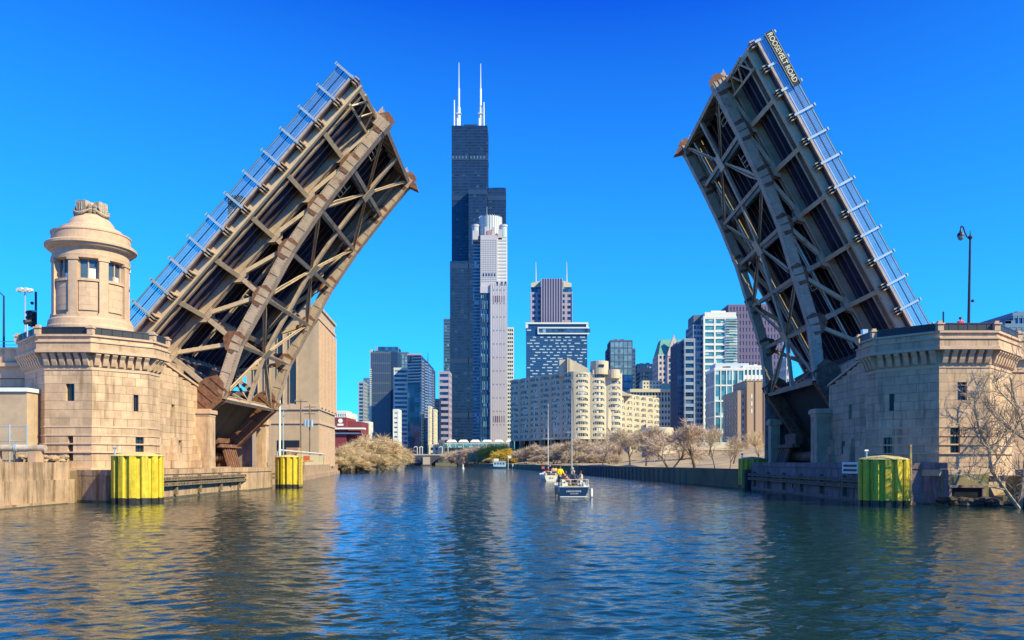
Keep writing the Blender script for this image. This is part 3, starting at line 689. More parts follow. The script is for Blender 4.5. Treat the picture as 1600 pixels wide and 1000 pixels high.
# ---------------------------------------------------------------- yellow sheet-pile dolphins
def dolphin(x, y, r, top, lab, lad=0):
    t = thing('mooring_dolphin', lab, 'dolphin', (x, y, 0), 'yellow sheet-pile dolphins')
    n = 26; w_ = 2*pi*r/n
    core = MB().lathe([(r-.34, -2), (r-.34, top-.1)], (x,y,0), 30); part(t, 'fill', core, YEL)
    for i in range(n):
        a = 2*pi*i/n; rr = r if i % 2 else r-.20; c = V((x+rr*sin(a), y-rr*cos(a), 0)); tt = V((cos(a), sin(a), 0)); nn = V((sin(a), -cos(a), 0))
        m = MB(); hw = w_*.56*(1.12 if i % 2 else .8)
        pts = [c-tt*hw-nn*.09, c-tt*hw*.72+nn*.03, c+tt*hw*.72+nn*.03, c+tt*hw-nn*.09]
        pr = [(p.x, p.y) for p in pts]+[((c+tt*hw-nn*.15).x, (c+tt*hw-nn*.15).y), ((c-tt*hw-nn*.15).x, (c-tt*hw-nn*.15).y)]
        m.prism(pr, .38, top); sp = part(t, 'sheet_pile', m, YEL)
        part(sp, 'wet_foot', MB().prism(pr, -1.5, .38+.06*sin(i*2.3)), TIDE).location = (nn.x*.003, nn.y*.003, 0)
    part(t, 'cap', MB().lathe([(r+.02, top-.02), (r+.06, top+.03), (r-.02, top+.09), (r*.6, top+.24), (0.01, top+.33)], (x,y,0), 30), mat('cap_cream', (.62,.5,.2), .7) if 'cap_cream' not in _m else _m['cap_cream'], smooth=False)
    if lad:
        a = lad; c = V((x+(r+.12)*sin(a), y-(r+.12)*cos(a), 0)); tt = V((cos(a), sin(a), 0)); m = MB()
        for s in (-1, 1): m.tube(c+tt*.25*s+V((0,0,.1)), c+tt*.25*s+V((0,0,top+1.0)), .035, n=6)
        m.tube(c-tt*.25+V((0,0,top+1)), c+tt*.25+V((0,0,top+1)), .035, n=6)
        m.tube(c+V((0,0,.1)), c+V((0,0,top+1.0)), .03, n=6)
        for q in range(9): m.tube(c-tt*.25+V((0,0,.3+q*.38)), c+tt*.25+V((0,0,.3+q*.38)), .022, n=5)
        part(t, 'ladder', m, mat('ladder_paint', (.5,.36,.14), .6) if 'ladder_paint' not in _m else _m['ladder_paint'])
    a = -1.3; c = V((x+(r-.2)*sin(a), y-(r-.2)*cos(a), 0)); part(t, 'bollard', MB().tube(c+V((0,0,top)), c+V((0,0,top+.62)), .07, n=8).tube(c+V((-.12,0,top+.62)), c+V((.12,0,top+.62)), .09, n=8), GALV)
    return t
dolphin(-28.5, 58.9, 1.72, 3.42, 'bright yellow dolphin in front of the left pier, casting a dark shadow to its left')
dolphin(-27.7, 94.0, 1.52, 3.55, 'yellow-green dolphin at the far end of the left fender base', 1.2)
dolphin(24.75, 55.2, 1.60, 3.15, 'yellow dolphin with a tall ladder, beside the small white notice by the right pier', 1.0)
dolphin(26.3, 92.5, 1.52, 3.3, 'half-hidden yellow dolphin at the end of the dark quay wall', 1.1)
# ---------------------------------------------------------------- domed turret
def turret():
    cx, cy = -34.66, 64.0; t = thing('bridge_house', 'round limestone bridge tender turret with a domed roof and carved shields on top', 'turret', (cx, cy, 11.9))
    c = (cx, cy, 0); G = STONE2
    part(t, 'plinth', MB().lathe([(3.55,11.8),(3.55,13.6),(3.48,13.75),(3.42,14.2),(3.28,14.32),(3.28,14.5)], c, 56), G, smooth=False)
    part(t, 'drum_wall', MB().lathe([(2.92,14.4),(2.92,17.35)], c, 56), G)
    zs, zl = 17.5, 19.25
    for i in range(8):
        a = 2*pi*i/8-pi/8+pi/8+.02; hw = .118
        def seg(r0, r1, z0, z1, a0, a1, n=5):
            m = MB(); m.lathe([(r0,z0),(r1,z0),(r1,z1),(r0,z1),(r0,z0)], c, n, a0, a1)
            b = len(m.v); k = n+1
            m.f.append((0, k, 2*k, 3*k)); m.f.append((n, k+n, 2*k+n, 3*k+n)[::-1]); return m
        p = part(t, 'pilaster', seg(2.6, 3.18, 14.62, 19.02, a-hw, a+hw), G)
        part(p, 'pilaster_base', seg(2.6, 3.26, 14.4, 14.66, a-hw-.03, a+hw+.03), G); part(p, 'pilaster_cap', seg(2.6, 3.25, 19.0, 19.26, a-hw-.03, a+hw+.03), G)
        a2 = a+pi/8; h2 = pi/8-hw
        part(t, 'wall_panel', seg(2.7, 3.02, 14.9, 17.22, a2-h2+.03, a2+h2-.03), G)
        part(t, 'window_sill', seg(2.6, 3.12, 17.3, 17.52, a2-h2, a2+h2), G)
        wn = part(t, 'window', seg(2.60, 2.68, zs, 19.1, a2-h2, a2+h2), glass('turret_glass', (.05,.09,.14), cell=(.8,.8,.8), var=.5, rough=.06) if 'turret_glass' not in _m else _m['turret_glass'])
        part(wn, 'blind', seg(2.685, 2.70, zs, 18.0 if i % 3 else 18.4, a2-.03, a2+.2), WHT)
        for aa in (a2-h2+.02, a2+.0, a2+h2-.02): part(wn, 'window_frame', seg(2.64, 2.78, zs, 19.1, aa-.018, aa+.018, 1), G)
        part(wn, 'window_frame', seg(2.64, 2.76, zs, zs+.08, a2-h2, a2+h2), G)
    part(t, 'entablature', MB().lathe([(2.6,19.1),(3.16,19.2),(3.2,19.5),(3.12,19.52),(3.12,19.95),(3.2,20.0),(3.2,20.12)], c, 64), G)
    part(t, 'cornice', MB().lathe([(3.1,19.98),(3.25,20.1),(3.5,20.22),(3.6,20.38),(3.72,20.42),(3.72,20.62),(3.6,20.72),(3.2,20.8)], c, 64), G)
    part(t, 'attic_drum', MB().lathe([(3.2,20.7),(3.2,21.5),(3.26,21.55),(3.26,21.66),(3.1,21.72)], c, 64), G)
    part(t, 'dome', MB().lathe([(3.12,21.7),(2.75,21.8),(2.55,21.98),(2.5,22.12),(2.1,22.25),(1.95,22.4),(1.8,22.7),(1.55,23.0),(1.35,23.15),(1.3,23.3),(.01,23.35)], c, 64), G)
    for z in (15.35, 16.05, 16.75): part(t, 'stone_joint', MB().lathe([(3.021,z-.012),(3.03,z),(3.021,z+.012)], c, 64), DSTONE)
    cr = part(t, 'crown_block', MB().prism([(cx+.82*cos(pi/8+k*pi/4)*1.15, cy+.82*sin(pi/8+k*pi/4)*1.15) for k in range(8)], 23.2, 24.35), G)
    CARV = mat('carved_stone', (.42,.34,.27), .9, var=.3, scale=4, bump=.6, bscale=12)
    for k in range(4):
        a = pi/4*0+pi/2*k-.25; n = V((sin(a), -cos(a), 0)); d = V((cos(a), sin(a), 0)); o = V((cx, cy, 0))+n*.9
        sh = [(-.52,.5),(-.28,.58),(0,.5),(.28,.58),(.52,.5),(.54,.0),(.34,-.34),(0,-.5),(-.34,-.34),(-.54,.0)]
        part(cr, 'shield', MB().extr(sh, o+n*.12+V((0,0,23.9)), d, (0,0,1), n, .5), CARV)
        m = MB()
        for q in (-.12, .12): m.beam(o+n*.39+d*q+V((0,0,23.62)), o+n*.39+d*q+V((0,0,24.3)), .06, .06)
        part(cr, 'shield_stripe', m, CARV)
        a += pi/4; n = V((sin(a), -cos(a), 0)); d = V((cos(a), sin(a), 0)); o = V((cx, cy, 0))+n*.95
        m = MB(); pts = []
        for q in range(15):
            th = q/14*pi*1.9; rr = .42-.018*q; pts.append(o+n*(.12+rr*.55*cos(th))+V((0,0,23.85-rr*sin(th)*1.0-.05)))
        for e in (-.19, .19): m.path([p+d*e for p in pts], .19, 8)
        part(cr, 'scroll', m, CARV)
        m = MB(); pts = []
        for q in range(9):
            th = pi*q/8; pts.append(V((cx, cy, 0))+V((sin(a-pi/4+(-.8+1.6*q/8)*.75), -cos(a-pi/4+(-.8+1.6*q/8)*.75), 0))*1.42+V((0,0,23.62-.30*sin(th))))
        m.path(pts, [.07+.07*sin(pi*q/8) for q in range(9)], 6); part(cr, 'garland', m, CARV)
    t.scale = (.885, .885, .935)
    return t
turret()
# ---------------------------------------------------------------- approach viaduct, left
def approach(side):
    s = 1 if side < 0 else -1
    if side < 0: x1, y, lab = -39.6, 66.5, 'shaded stone approach wall left of the turret pier with a road rail'
    else: x1, y, lab = 36.0, 62.0, 'stone approach wall right of the right pier behind the bare tree'
    t = thing('approach_wall', lab, 'approach wall', (x1, y, 0), 'stone approach walls')
    def bx(a, b, ya, yb, z0, z1): a, b = x1-s*a, x1-s*b; return MB().box(min(a,b), max(a,b), ya, yb, z0, z1)
    part(t, 'wall_core', bx(.0, 60, y+.33, y+1.6, 0, 12.3), DSTONE)
    a, b = ((x1-60, y), (x1, y)) if s > 0 else ((x1, y), (x1+60, y))
    stones(t, (a[0] if s < 0 else x1-9, y), (b[0] if s > 0 else x1+9, y), 2.4, 9.9, .62, 6, seed=21)
    part(t, 'cornice_slab', bx(-.3, 60, y-.5, y+.4, 10.9, 11.2), STONE2); part(t, 'frieze', bx(0, 60, y-.1, y+.4, 9.95, 10.9), STONE2)
    part(t, 'parapet_band', bx(-.3, 60, y-.2, y+.4, 11.2, 12.35), STONE); part(t, 'parapet_coping', bx(-.3, 60, y-.3, y+.45, 12.35, 12.5), STONE2)
    part(t, 'road_slab', bx(0, 60, y+.4, y+30, 11.3, 11.9), ASPH)
    rl = part(t, 'road_rail', bx(-.3, 60, y+.02, y+.08, 13.0, 13.06), GALV)
    part(rl, 'rail_bar', bx(-.3, 60, y+.02, y+.08, 12.72, 12.76), GALV)
    for i in range(24): part(rl, 'rail_post', bx(.1+i*2, .18+i*2, y+.0, y+.1, 12.5, 13.05), GALV)
approach(-1); approach(1)
# ---------------------------------------------------------------- left quay
def lquay():
    t = thing('stone_quay', 'low stained concrete quay wall running out of the left edge of the view', 'quay wall', (-33, 55, 0))
    pl = [(-33.9,30),(-33.35,57.6),(-33.1,58.6),(-35,60.4),(-44,60.4),(-44,30)]
    part(t, 'lower_wall', MB().prism(pl, -1, 1.75), CONC).location = (.12, 0, 0)
    n = 7
    for i in range(n):
        ya, yb = 36+i*3.23, 36+(i+1)*3.23; xa, xb = -33.9+.55*(ya-30)/27.6, -33.9+.55*(yb-30)/27.6
        part(t, 'coping_block', MB().prism([(xa,ya+.02),(xb,yb-.02),(xb-1.3,yb-.02),(xa-1.3,ya+.02)], 1.75, 2.98+.02*(i % 2)), CONC)
    part(t, 'waterline_ledge', MB().prism([(-33.5,30),(-32.95,57.6),(-33.4,58.2),(-34,30)], -1, .22), CONC)
    part(t, 'tide_band', MB().prism([(-33.44,30),(-32.89,57.65),(-33.4,58.25),(-34,30)], -1, .07), CONCW)
    solo('yard_ground', MB().prism([(-34.5,30),(-34.2,60.2),(-60,66),(-60,30)], 1, 2.93), EARTH, kind='structure')
lquay()
def lyard():
    t = thing('barrier_beam', 'thick pale pipe barrier lying on short concrete blocks by the left quay', 'barrier', (-40, 56, 2.93))
    b = part(t, 'pipe', MB().tube((-52,55.8,4.05), (-33.9,56.6,3.98), .25, n=14), mat('pipe_pale', (.6,.52,.45), .6, stain=(.35,.25,.18)))
    part(b, 'pipe_band', MB().tube((-36,56.5,4.0), (-35.8,56.51,4.0), .3, n=14), GALV)
    for x in (-50.5,-47.6,-44.6,-42,-39.6,-37.4,-34.4): part(t, 'block', MB().box(x-.28,x+.28,55.8,56.8,2.93,3.76), CONC)
    sh = thing('brick_shed', 'low flat-roofed tan shed at the left edge below the approach wall', 'shed', (-38,60,2.9))
    xr = PX(42, 59.5)
    part(sh, 'wall', MB().box(-55, xr, 59.5, 64, 2.9, PZ(612,59.5)), mat('shed_wall', (.50,.36,.25), .85, var=.15))
    part(sh, 'roof_edge', MB().box(-55, xr+.12, 59.35, 64.2, PZ(612,59.5), PZ(606,59.5)), WHT)
    fe = thing('yard_fence', 'wire yard fence with grey posts in front of the tan shed', 'fence', (-38,58.6,2.93))
    for px in (-20, 15, 42): part(fe, 'fence_post', MB().tube((PX(px,58.5),58.5,2.93), (PX(px,58.5),58.5,5.75), .06, n=8), GALV)
    for z in (4.55, 5.6): part(fe, 'fence_rail', MB().tube((-56,58.5,z), (PX(42,58.5),58.5,z), .035, n=6), GALV)
    m = MB()
    for i in range(60): x = PX(42,58.5)-i*.28; m.beam((x,58.5,2.95), (x-1.3,58.5,5.6), .012, .012); m.beam((x-1.3,58.52,2.95), (x,58.52,5.6), .012, .012)
    part(fe, 'wire_mesh', m, GALV, kind='stuff', fix=False)
    rn = random.Random(4); m = MB()
    for i in range(90): r = rn.uniform(.08,.3); m.ball((rn.uniform(-36.6,-33.9), rn.uniform(57.3,60), 2.95+rn.uniform(0,.45)), r, 6, 1, 1.2, .7)
    solo('rubble', m, mat('rubble', (.38,.26,.17), .95, var=.5, scale=3), 'heap of broken stone between the pipe barrier and the left pier', 'rubble', kind='stuff')
lyard()
# ---------------------------------------------------------------- tall beige warehouse behind the left leaf
def warehouse():
    Bg = mat('beige_brick', (.50,.35,.23), .85, var=.1, scale=.6, stain=(.36,.27,.17), samt=.40, sscale=.15, streak=True); DK = WINDK
    x1, y1 = PX(498,170), 170.0; x2, y2 = PX(523,193), 193.0; H = PZ(481,170)
    t = thing('warehouse', 'tall windowless beige brick terminal building behind the left leaf with dark vertical strips', 'building', (x1-12, y1, 2.3))
    x0 = PX(385,170)
    pl = [(x0,y1),(x1,y1),(x2,y2),(x0,y2+4)]
    part(t, 'wall', MB().prism(pl, 2, H), Bg)
    part(t, 'roof_edge', MB().prism([(x0-.3,y1-.3),(x1+.3,y1-.3),(x2+.35,y2+.3),(x0-.3,y2+4)], H, H+.5), Bg)
    part(t, 'lower_band', MB().prism([(x0-.3,y1-.3),(x1+.25,y1-.3),(x2+.3,y2+.3),(x0-.3,y2+4)], PZ(640,170), PZ(632,170)), STONE2)
    part(t, 'lower_band', MB().prism([(x0-.3,y1-.25),(x1+.2,y1-.25),(x2+.25,y2+.3),(x0-.3,y2+4)], PZ(662,170), PZ(658,170)), STONE2)
    part(t, 'upper_band', MB().prism([(x0-.2,y1-.2),(x1+.2,y1-.2),(x2+.25,y2+.3),(x0-.2,y2+4)], PZ(499,170), PZ(496,170)), STONE2)
    for a, b in ((397,403), (414,421), (434,442), (453,463)):
        part(t, 'dark_strip', MB().box(PX(a,170), PX(b,170), y1-.06, y1+.1, PZ(630,170), PZ(520 if a > 420 else 505,170)), DK)
        for e in (a-.8, b+.2): part(t, 'strip_jamb', MB().box(PX(e,170), PX(e+.8,170), y1-.3, y1, PZ(631,170), PZ(519 if a > 420 else 504,170)), Bg)
    part(t, 'loading_door', MB().box(PX(433,170), PX(468,170), y1-.08, y1+.1, 2, PZ(688,170)), DK)
    d = V((x2-x1, y2-y1, 0)); L_ = d.length; d.normalize(); n = V((d.y, -d.x, 0))
    for i in range(5):
        u = L_*(.08+.205*i); p, q = V((x1,y1,0))+d*u, V((x1,y1,0))+d*(u+1.6)
        part(t, 'side_pier', MB().prism([((p+n*.55).x,(p+n*.55).y),((q+n*.55).x,(q+n*.55).y),((q-n*.1).x,(q-n*.1).y),((p-n*.1).x,(p-n*.1).y)], PZ(636,170), PZ(505,170)), STONE2)
        if i < 4:
            p, q = V((x1,y1,0))+d*(u+2.2), V((x1,y1,0))+d*(u+3.9)
            part(t, 'side_window_strip', MB().prism([((p+n*.05).x,(p+n*.05).y),((q+n*.05).x,(q+n*.05).y),((q-n*.1).x,(q-n*.1).y),((p-n*.1).x,(p-n*.1).y)], PZ(632,170), PZ(508,170)), mat('side_glass', (.10,.12,.12), .2) if 'side_glass' not in _m else _m['side_glass'])
    for i in range(4):
        u = L_*(.1+.23*i); p, q = V((x1,y1,0))+d*u, V((x1,y1,0))+d*(u+3.2)
        part(t, 'side_bay', MB().prism([((p+n*.3).x,(p+n*.3).y),((q+n*.3).x,(q+n*.3).y),((q-n*.1).x,(q-n*.1).y),((p-n*.1).x,(p-n*.1).y)], 2, PZ(668,170)), STONE2)
warehouse()
def leftshore():
    t = thing('shore_wall', 'pale concrete shore wall beyond the yellow-green dolphin on the left bank', 'quay wall', (-37,134,0))
    pts = [(-33.3,97),(-36.9,134),(-48.6,208)]
    for (a, b) in zip(pts, pts[1:]):
        part(t, 'wall_segment', MB().prism([a, b, (b[0]-1.5,b[1]), (a[0]-1.5,a[1])], -1, 2.5), CONC)
        part(t, 'wall_ledge', MB().prism([(a[0]+.5,a[1]), (b[0]+.5,b[1]), (b[0]-.2,b[1]), (a[0]-.2,a[1])], -1, .8), CONC)
    f = thing('panel_fence', 'cream panel fence with a pipe rail beside the shore wall on the left bank', 'fence', (-38,140,2.4))
    a, b = V((-37.6,132,0)), V((-45.2,183,0)); n = 12
    for i in range(n):
        p, q = a+(b-a)*(i/n), a+(b-a)*((i+.93)/n); part(f, 'fence_panel', MB().beam(p+V((0,0,3.4)), q+V((0,0,3.4)), .1, 2.0, (1,0,0)), mat('panel_cream', (.55,.45,.28), .8) if 'panel_cream' not in _m else _m['panel_cream'])
    part(f, 'pipe_rail', MB().tube(V((-36.2,118,4.75)), b+V((0,0,4.75)), .17, n=8), mat('pipe_white', (.7,.68,.64), .4))
    for i in range(8): p = V((-36.2,118,0))+(b-V((-36.2,118,0)))*(i/7); part(f, 'fence_post', MB().beam(p+V((.2,0,2.4)), p+V((.2,0,4.7)), .16, .16), CONC)
    for px, top, yy in ((470,624,150), (484,632,156)):
        x = PX(px, yy); z1 = PZ(top, yy)
        p = thing('utility_pole', 'wooden utility pole with crossarms and grey transformers' if px > 480 else 'plain wooden utility pole with two crossarms, left of the transformer pole', 'utility pole', (x, yy, 2.4), 'utility poles by the warehouse')
        part(p, 'pole', MB().tube((x,yy,2.3), (x,yy,z1), .17, .11, n=8), WOOD)
        for k, dz in enumerate((.5, 1.8) if px > 480 else (.4,)):
            part(p, 'crossarm', MB().box(x-1.15,x+1.15,yy-.08,yy+.08,z1-dz-.08,z1-dz+.08), WOOD)
            m = MB()
            for q in (-1.05,-.7,.7,1.05): m.tube((x+q,yy,z1-dz+.08), (x+q,yy,z1-dz+.32), .05, n=6)
            part(p, 'insulators', m, GALV)
        if px > 480:
            for q in (-.75,-.2,.5): part(p, 'transformer', MB().tube((x+q,yy-.5,z1-4.4), (x+q,yy-.5,z1-3.0), .3, n=10), GALV)
            part(p, 'transformer_bracket', MB().box(x-1,x+.8,yy-.4,yy,z1-3.3,z1-3.15), GALV)
    x = PX(437,112); p = thing('flagpole', 'tall pale metal pole standing behind the left fender base', 'pole', (x,112,2.3)); 
    part(p, 'pole', MB().tube((x,112,2.3), (x,112,PZ(610,112)), .16, .12, n=8), WHT); part(p, 'pole', MB().tube((x+.45,112.2,2.3), (x+.45,112.2,PZ(640,112)), .09, .09, n=8), GALV)
    for z in (9.5,10.3,11): part(p, 'rung', MB().box(x,x+1.0,112,112.08,z,z+.08), GALV)
    b = thing('red_barrier', 'row of orange-red road barriers in front of the warehouse', 'barrier', (PX(455,140),140,2.4))
    for i in range(6): x = PX(430+i*9,140); part(b, 'barrier_block', MB().prism([(x,140),(x+.9,140),(x+.9,140.5),(x,140.5)], 3.3, 4.1), mat('barrier_red', (.55,.12,.05), .6) if 'barrier_red' not in _m else _m['barrier_red'])
    part(b, 'bench', MB().box(PX(428,140),PX(488,140),139.9,140.6,3.0,3.32), CONC)
    d = solo('dumpster', MB().prism([(PX(450,139),138),(PX(468,139),138),(PX(468,139),139.5),(PX(450,139),139.5)], 4.1, 5.5), mat('dumpster_orange', (.45,.22,.12), .7), 'small orange box container by the warehouse loading door', 'container')
leftshore()
# ---------------------------------------------------------------- lamps on the terraces
def lamp_right():
    Y = 60; x = PX(1516,Y); t = thing('street_lamp', 'tall dark street lamp with one hanging lantern on the right pier terrace', 'street lamp', (x,Y,11.9))
    m = MB().path([(x-.15,Y,11.45),(x,Y,PZ(372,Y))], [.12,.075], 8); part(t, 'post', m, DARKM)
    part(t, 'finial', MB().tube((x,Y,PZ(378,Y)), (x,Y,PZ(360,Y)), .08, .02, n=8).ball((x,Y,PZ(371,Y)), .17, 8), DARKM)
    pts = [(x,Y,PZ(373,Y)), (x-.25,Y,PZ(370,Y)), (x-.42,Y,PZ(362,Y)), (x-.52,Y,PZ(355,Y)), (x-.66,Y,PZ(353,Y)), (x-.72,Y,PZ(357,Y))]
    part(t, 'arm', MB().path(pts, .05, 6), DARKM)
    la = part(t, 'lantern', MB().lathe([(.03,.55),(.07,.45),(.1,.3),(.22,.2),(.26,.05),(.24,0)], (x-.72,Y,PZ(369,Y)), 12), DARKM)
    part(la, 'lamp_globe', MB().lathe([(.23,.0),(.2,-.18),(.1,-.3),(.01,-.34)], (x-.72,Y,PZ(369,Y)), 12), mat('lamp_glass', (.15,.2,.25), .1))
    part(t, 'camera', MB().ball((x+.18,Y,PZ(470,Y)), .12, 8), DARKM)
    x = PX(1474,58); solo('marker_post', MB().tube((x,58,11.4), (x,58,PZ(487,58)), .06, n=6), DARKM, 'short thin dark post on the right pier parapet', 'post')
lamp_right()
def lamps_left():
    Y = 70; x = PX(6,Y); t = thing('street_lamp', 'thin street lamp cut by the left edge of the view', 'street lamp', (x,Y,11.9), 'street lamps')
    part(t, 'post', MB().tube((x,Y,11.9), (x,Y,PZ(462,Y)), .1, .07, n=8), DARKM); part(t, 'arm', MB().path([(x,Y,PZ(463,Y)),(x-.4,Y,PZ(456,Y)),(x-1.2,Y,PZ(454,Y))], .05, 6), DARKM)
    part(t, 'lantern', MB().box(x-1.8,x-1.1,Y-.15,Y+.15,PZ(456,Y),PZ(453,Y)), DARKM)
    Y = 95; x = PX(39,Y); t = thing('floodlight_mast', 'slim mast with a ring of white floodlights left of the turret', 'floodlight', (x,Y,11.9))
    part(t, 'mast', MB().tube((x,Y,11.9), (x,Y,PZ(452,Y)), .13, .08, n=8), GALV)
    for i in range(7):
        a = i*2*pi/7; cx, cy = x+.65*cos(a), Y+.5*sin(a); part(t, 'floodlight', MB().tube((cx,cy-.2,PZ(454,Y)), (cx,cy+.3,PZ(452.5,Y)), .24, .18, n=10), WHT)
    part(t, 'hoop', MB().lathe([(.6,0),(.66,0),(.66,.06),(.6,.06)], (x,Y,PZ(454,Y)), 16), GALV)
    Y = 66.8; x = PX(56,Y); t = thing('traffic_signal', 'dark traffic signal post with round signal heads beside the turret', 'traffic light', (x,Y,11.9))
    part(t, 'post', MB().tube((x,Y,11.9), (x,Y,PZ(456,Y)), .09, n=8), DARKM)
    for k, (dx, py) in enumerate(((-.42,492),(-.1,494))):
        h = part(t, 'signal_head', MB().box(x+dx-.16,x+dx+.16,Y-.3,Y-.02,PZ(py+18,Y),PZ(py-6,Y)), DARKM)
        for q in range(3): zc = PZ(py-2+q*8,Y); part(h, 'visor', MB().tube((x+dx,Y-.52,zc), (x+dx,Y-.28,zc+.02), .14, n=10), DARKM)
    part(t, 'camera', MB().ball((x-.25,Y-.1,PZ(474,Y)), .14, 8), DARKM); part(t, 'bracket', MB().box(x-.5,x+.1,Y-.12,Y-.05,PZ(488,Y),PZ(485,Y)), GALV)
    x = PX(64,62.3); t = thing('spotlight', 'small black spotlight on the left pier parapet beside the turret', 'spotlight', (x,60.6,12.5))
    part(t, 'stand', MB().tube((x,60.6,12.5), (x,60.6,13.5), .05, n=6), GALV); part(t, 'head', MB().tube((x-.1,60.4,13.55), (x+.15,60.75,13.7), .2, .14, n=10), DARKM)
lamps_left()
# ---------------------------------------------------------------- skyline
def facade(mb, x0, x1, y0, y1, z0, z1, fl, cols, th=.3, sp=.4, pw=.2, sides=True, scols=None, rows=True):
    """spandrels and piers standing proud of the glass on the front and both sides"""
    n = max(1, round((z1-z0)/fl)); h = (z1-z0)/n
    if rows:
        for i in range(n+1):
            z = z0+i*h; a, b = z-h*sp/2, z+h*sp/2
            if i == 0: a = z
            if i == n: b = z
            mb.box(x0-th, x1+th, y0-th, y1+th*.5, a, b)
    if cols:
        c = (x1-x0)/cols; p = c*pw; t2 = th+.12
        for i in range(cols+1):
            x = x0+i*c; mb.box(max(x0-th,x-p/2), min(x1+th,x+p/2), y0-t2, y0, z0, z1+.05)
        if sides:
            sc_ = scols or max(1, round((y1-y0)/c)); cc = (y1-y0)/sc_
            for i in range(sc_+1):
                y = y0+i*cc
                for xx, sg in ((x0,-1),(x1,1)): mb.box(min(xx,xx+sg*t2), max(xx,xx+sg*t2), y-cc*pw/2, y+cc*pw/2, z0, z1+.05)
    return mb
def tower(name, label, px0, px1, pyt, Y, dep, gl, fr, fl=3.6, cols=8, th=.35, sp=.4, pw=.2, rows=True, zb=2.4, roof=True, cat='building', t=None, grp='city buildings beyond the river'):
    x0, x1, z = PX(px0,Y), PX(px1,Y), PZ(pyt,Y)
    if t is None: t = thing(name, label, cat, ((x0+x1)/2, Y, zb), grp)
    part(t, 'glass_wall', MB().box(x0, x1, Y, Y+dep, zb, z), gl)
    part(t, 'facade_frame', facade(MB(), x0, x1, Y, Y+dep, zb, z, fl, cols, th, sp, pw, rows=rows), fr, kind='stuff', fix=False)
    if roof and x1-x0 > 12:
        rn = random.Random(int(px0)); 
        for q in range(2): a = x0+(x1-x0)*rn.uniform(.12,.6); part(t, 'roof_plant', MB().box(a, a+(x1-x0)*rn.uniform(.12,.25), Y+5, Y+dep-6, z, z+rn.uniform(2.2,3.4)), fr)
    if roof: part(t, 'parapet', MB().box(x0-th-.1, x1+th+.1, Y-th-.1, Y+dep+.1, z, z+1.3), fr)
    return t
def fm(n, c, r=.7, **k): return _m[n] if n in _m else mat(n, c, r, var=.06, scale=.02, **k)
GB = glass('blue_glass', (.03,.09,.2), cell=(3,3,3.6), var=.6, rough=.12, light=(.25,.4,.5), lamt=.08)
GD = glass('dark_glass', (.012,.055,.15), cell=(4,4,3.9), var=.6, rough=.15, light=(.1,.16,.25), lamt=.04)  # dark glass: blue of the reflected sky is mixed into the base colour
GT = glass('teal_glass', (.07,.24,.30), cell=(3,3,3.2), var=.5, rough=.1, light=(.4,.55,.55), lamt=.15)
GP = glass('pale_glass', (.16,.28,.36), cell=(4,4,3.6), var=.35, rough=.12)
NAVY = fm('navy_frame', (.014,.045,.12), .5); SLATE = fm('slate_frame', (.10,.13,.19)); LIL = fm('lilac_stone', (.40,.33,.42)); WHF = fm('white_frame', (.72,.7,.66)); PURP = fm('plum_frame', (.16,.12,.20)); TAN = fm('tan_brick', (.42,.28,.19)); CRM = fm('cream_stone', (.62,.54,.40)); BLUF = fm('blue_frame', (.10,.2,.33)); GRYF = fm('grey_frame', (.3,.34,.38))  # navy frame: the reflected sky's blue is put into the colour
